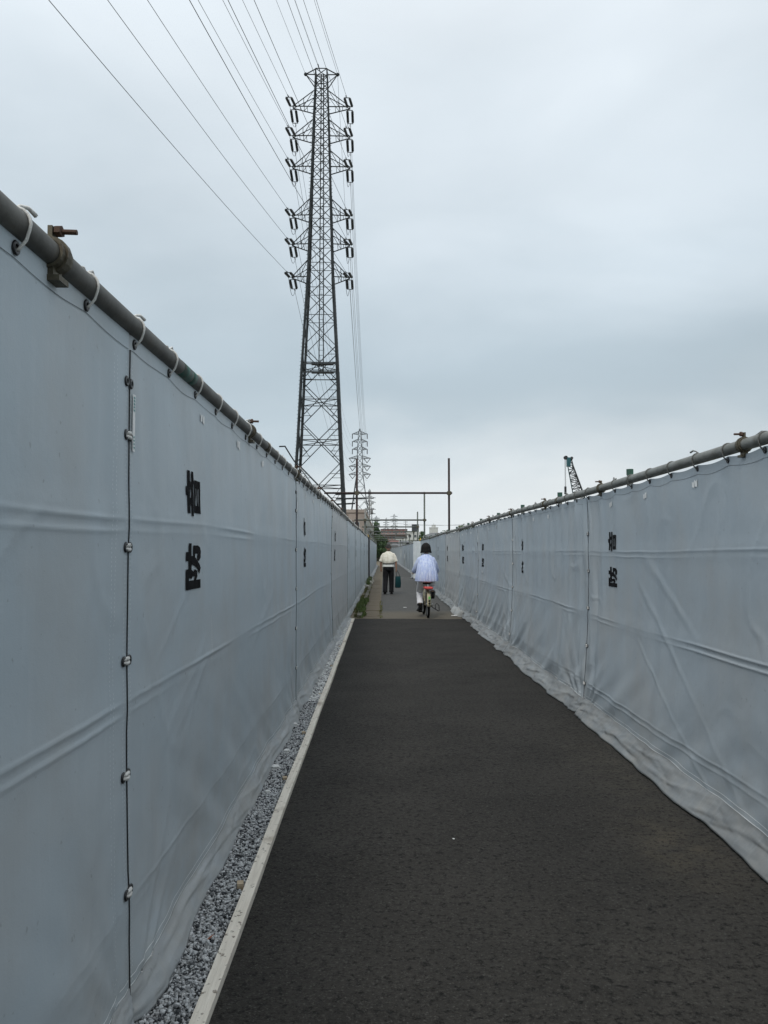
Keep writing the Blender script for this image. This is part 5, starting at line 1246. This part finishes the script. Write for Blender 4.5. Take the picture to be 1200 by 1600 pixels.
def guard(y, a0, a1, name):
    mb = MB(); n = 18
    for i in range(n + 1):
        a = a0 + (a1 - a0) * i / n
        for j in range(5):
            x = (-.042 + .021 * j); rr = WR + .028 - abs(x) * .5; mb.v.append((x, y + rr * math.cos(a), WR + rr * math.sin(a)))
        
    mb.f = [(i * 5 + j, i * 5 + j + 1, i * 5 + j + 6, i * 5 + j + 5) for i in range(n) for j in range(4)]
    o = mb.build(name, FRM, bike, True); md = o.modifiers.new('t', 'SOLIDIFY'); md.thickness = .003; return o
g_ = guard(0, .25 * PI, 1.03 * PI, 'rear_mudguard'); guard(WB, .12 * PI, .95 * PI, 'front_mudguard')
# green sticker, reflector, lock on the mudguard
MB().box(-.022, .022, -.360, -.338, .44, .50).build('green_sticker', mat('green_sticker', (.20, .55, .14), .5), g_)
MB().box(-.02, .02, -.375, -.34, .385, .42).build('reflector', BLK, g_); MB().box(-.02, .02, -.37, -.34, .335, .355).build('reflector', BLK, g_)
rk = MB()
for s in (-1, 1): rk.tube([(s * .055, .20, .645), (s * .06, -.25, .645)], .006, 6).tube([(s * .06, -.12, .645), (s * .062, 0, .30)], .005, 6)
for y in (-.25, -.1, .05, .18): rk.bar((-.06, y, .645), (.06, y, .645), .005, 6)
rk.build('rear_rack', RIMM, bike, True)
RED = cloth('pinkish_red_cushion', (.60, .10, .09), (.50, .08, .075))
mb = MB().box(-.095, .095, -.30, .10, .655, .70); o = mb.build('rack_cushion', RED, bike); md = o.modifiers.new('b', 'BEVEL'); md.width = .018; md.segments = 3
MB().loft([ell(0, .29, .745, .09, .12), ell(0, .28, .775, .115, .14), ell(0, .28, .80, .10, .13)]).build('saddle', BLK, bike, True); MB().bar((0, .30, .66), (0, .29, .75), .013, 8).build('seat_post', RIMM, bike)
for s in (-1, 1):
    for q in (-.035, .035): MB().tube([(q + s * .02, .21, .70 + .008 * k * 0 + .01 * k) for k in range(6)], .016, 8).build('saddle_spring', RIMM, bike) if s > 0 else None
hb = MB().tube([(0, .915, .88), (0, .90, .98)], .013, 8).tube([(-.285, .72, .99), (-.26, .78, 1.0), (-.15, .90, .995), (0, .91, .98), (.15, .90, .995), (.26, .78, 1.0), (.285, .72, .99)], .011, 8); hb.build('handlebar', RIMM, bike, True)
for s in (-1, 1): MB().bar((s * .275, .745, .993), (s * .297, .655, .985), .018, 10).build('grip', mat('pale_grip', (.62, .58, .50), .6), bike)
bs = MB(); cx0, cx1, cy0, cy1, cz0, cz1 = -.17, .17, .98, 1.24, .72, .97
for z in (cz0, .80, .88, cz1): bs.tube([(cx0, cy0, z), (cx1, cy0, z), (cx1, cy1, z), (cx0, cy1, z), (cx0, cy0, z)], .005, 5)
for i in range(9):
    x = cx0 + (cx1 - cx0) * i / 8; bs.bar((x, cy0, cz0), (x, cy0, cz1), .003, 4).bar((x, cy1, cz0), (x, cy1, cz1), .003, 4).bar((x, cy0, cz0), (x, cy1, cz0), .003, 4)
bs.build('basket', mat('dark_wire_basket', (.05, .05, .05), .5), bike)
cg = MB().bar((-.0, .44, .27), (.0, .44, .27), .01, 4); MB().tube([(.055, .0, .33), (.055, .44, .37), (.055, .52, .30), (.055, .44, .20), (.055, 0, .27), (.055, -.04, .30), (.055, 0, .33)], .014, 6).build('chain_guard', FRM, bike)
MB().bar((.045, .44, .27), (.075, .44, .27), .085, 18).build('chainring', BLK, bike)
for s, an in ((-1, -PI / 2 + .2), (1, PI / 2 + .2)):
    py_, pz_ = .44 + .165 * math.cos(an), .27 + .165 * math.sin(an)
    c_ = MB().bar((s * .075, .44, .27), (s * .085, py_, pz_), .010, 8).build('crank', RIMM, bike); MB().box(s * .13 - .045, s * .13 + .045, py_ - .045, py_ + .045, pz_ - .012, pz_ + .012).build('pedal', BLK, c_)
MB().tube([(.06, .02, .28), (.13, -.02, .22), (.24, -.05, .155), (.25, -.05, .17), (.245, -.05, .28), (.20, -.04, .33), (.16, -.03, .28), (.17, -.03, .20)], .009, 6).build('kickstand', BLK, bike, True)
MB().bar((.05, 0, .30), (.11, 0, .30), .022, 10).build('axle_nut', RIMM, bike)
# rider
rider = empty('person', (BX, BY, 0), 'woman in loose pale blue blouse and white trousers riding the bicycle away', 'person', rz=YAW)
V = [(0, .28, .87), (0, .29, 1.02), (0, .34, 1.22), (0, .37, 1.36), (0, .395, 1.43), (0, .42, 1.50)]; E = [(0, 1), (1, 2), (2, 3), (3, 4), (4, 5)]; R = [(.12, .10), (.11, .10), (.13, .10), (.07, .06), (.045, .045), (.05, .05)]
a = arm((-.155, .37, 1.27), (-.235, .48, 1.10), (-.270, .66, 1.02)); hand(V, E, R, a, (-.05, .9, -.25), (.1, .0, -1), -1, .9)
a = arm((.155, .37, 1.27), (.235, .48, 1.10), (.270, .66, 1.02)); hand(V, E, R, a, (.05, .9, -.25), (-.1, .0, -1), 1, .9)
lf = (-.14, .47, .13); rf = (.14, .43, .46)
leg((-.10, .28, .86), (-.135, .60, .55), (-.14, .36, .24), (-.15, .54, .15)); leg((.10, .28, .86), (.15, .62, .76), (.14, .34, .52), (.15, .50, .47))
b1 = skin('body', V, E, R, SKINL, None); h_, Th = head('head', (0, .44, 1.555), SKINL, None, -.08, .098)
body_merge([b1, h_], 'body', rider)
hb = MB(); n, k_ = 30, 16; r = .098
for j in range(k_ + 1):
    for i in range(n):
        a = 2 * PI * i / n; fr_ = max(0, math.sin(a)); lim = lerp(2.35, 1.05, fr_ ** .6); ph = lim * j / k_
        q = 1.20 + .012 * math.sin(9 * a + j * .6); R_ = math.sin(min(ph, PI / 2)) * q; fl = max(0, ph - PI / 2)
        hb.v.append(tuple(Th @ Vector((math.cos(a) * (.97 * R_ + .26 * fl) * r, math.sin(a) * (1.03 * R_ + .05 * fl) * r, (math.cos(min(ph, PI / 2)) * 1.18 * q - fl * 1.35) * r))))
for i in range(n): a = 2 * PI * i / n; p = Vector(hb.v[k_ * n + i]); hb.v.append(tuple(p + Vector((-math.cos(a) * .03, -math.sin(a) * .03, .0))))
hb.f = [(j * n + i, (j + 1) * n + i, (j + 1) * n + (i + 1) % n, j * n + (i + 1) % n) for j in range(k_ + 1) for i in range(n)]
hb.build('hair', HAIRB, rider, True)
pl = lambda am, ph: (lambda a: am * math.sin(19 * a + ph) + am * .7 * math.sin(11 * a + ph * 2))
N_ = 96
def elb(cy, cz, rx, ry, am, ph): return ell(0, cy, cz, rx, ry, N_, pl(am, ph))
mb = MB(); mb.loft([elb(.25, .815, .245, .20, .07, 0), elb(.25, .85, .248, .205, .065, .1), elb(.255, .93, .242, .205, .06, .2), elb(.27, 1.05, .222, .190, .05, .3), elb(.30, 1.18, .200, .165, .04, .4), elb(.335, 1.27, .180, .140, .028, .5), elb(.36, 1.33, .160, .118, .015, .5), elb(.375, 1.375, .138, .095, .004, 0), elb(.39, 1.41, .100, .075, 0, 0), elb(.395, 1.435, .062, .060, 0, 0)], False); mb.build('blouse', BLUE, rider, True)
for s_ in (-1, 1): limb_cloth('sleeve', [(s_ * .085, .375, 1.345), (s_ * .138, .375, 1.30), (s_ * .182, .40, 1.21), (s_ * .218, .46, 1.11), (s_ * .250, .54, 1.05), (s_ * .268, .62, 1.03)], [.050, .072, .076, .076, .070, .052], BLUE, rider, .04, seed=s_ + 1)
MB().loft([ell(0, .28, .79, .15, .16), ell(0, .28, .84, .17, .16), ell(0, .28, .95, .16, .13)]).build('trouser_seat', WHT, rider, True)
limb_cloth('trouser_leg', [(-.09, .26, .86), (-.12, .45, .70), (-.135, .60, .555), (-.14, .50, .40), (-.142, .38, .275)], [.098, .090, .078, .070, .072], WHT, rider, .04); limb_cloth('trouser_leg', [(.09, .26, .86), (.125, .46, .80), (.15, .61, .74), (.145, .48, .62), (.142, .38, .55)], [.098, .090, .078, .068, .070], WHT, rider, .04, seed=4)
MB().bar((-.142, .37, .29), (-.142, .375, .20), .042, 12).build('sock', BLK, rider); MB().bar((.142, .36, .57), (.142, .37, .48), .042, 12).build('sock', BLK, rider)
shoe(rider, -.15, .46, .125, .12, -.1, 1.05); shoe(rider, .150, .43, .445, -.1, .28, 1.05)

# ================================================================== haze
hz = MB().box(-900, 900, -30, 1500, -1.1, 75).build('haze', None); hz['kind'] = 'stuff'; tag(hz, 'thin pale haze over the distance', 'haze')
hm = bpy.data.materials.new('haze_air'); hm.use_nodes = True; t = hm.node_tree; t.nodes.clear(); oo = N(t, 'ShaderNodeOutputMaterial'); pv = N(t, 'ShaderNodeVolumePrincipled')
pv.inputs['Color'].default_value = (.86, .91, .95, 1); pv.inputs['Density'].default_value = .00007; pv.inputs['Anisotropy'].default_value = .2
t.links.new(pv.outputs[0], oo.inputs['Volume']); hz.data.materials.append(hm); hz.display_type = 'WIRE'
for o in PROTO: bpy.data.objects.remove(o)
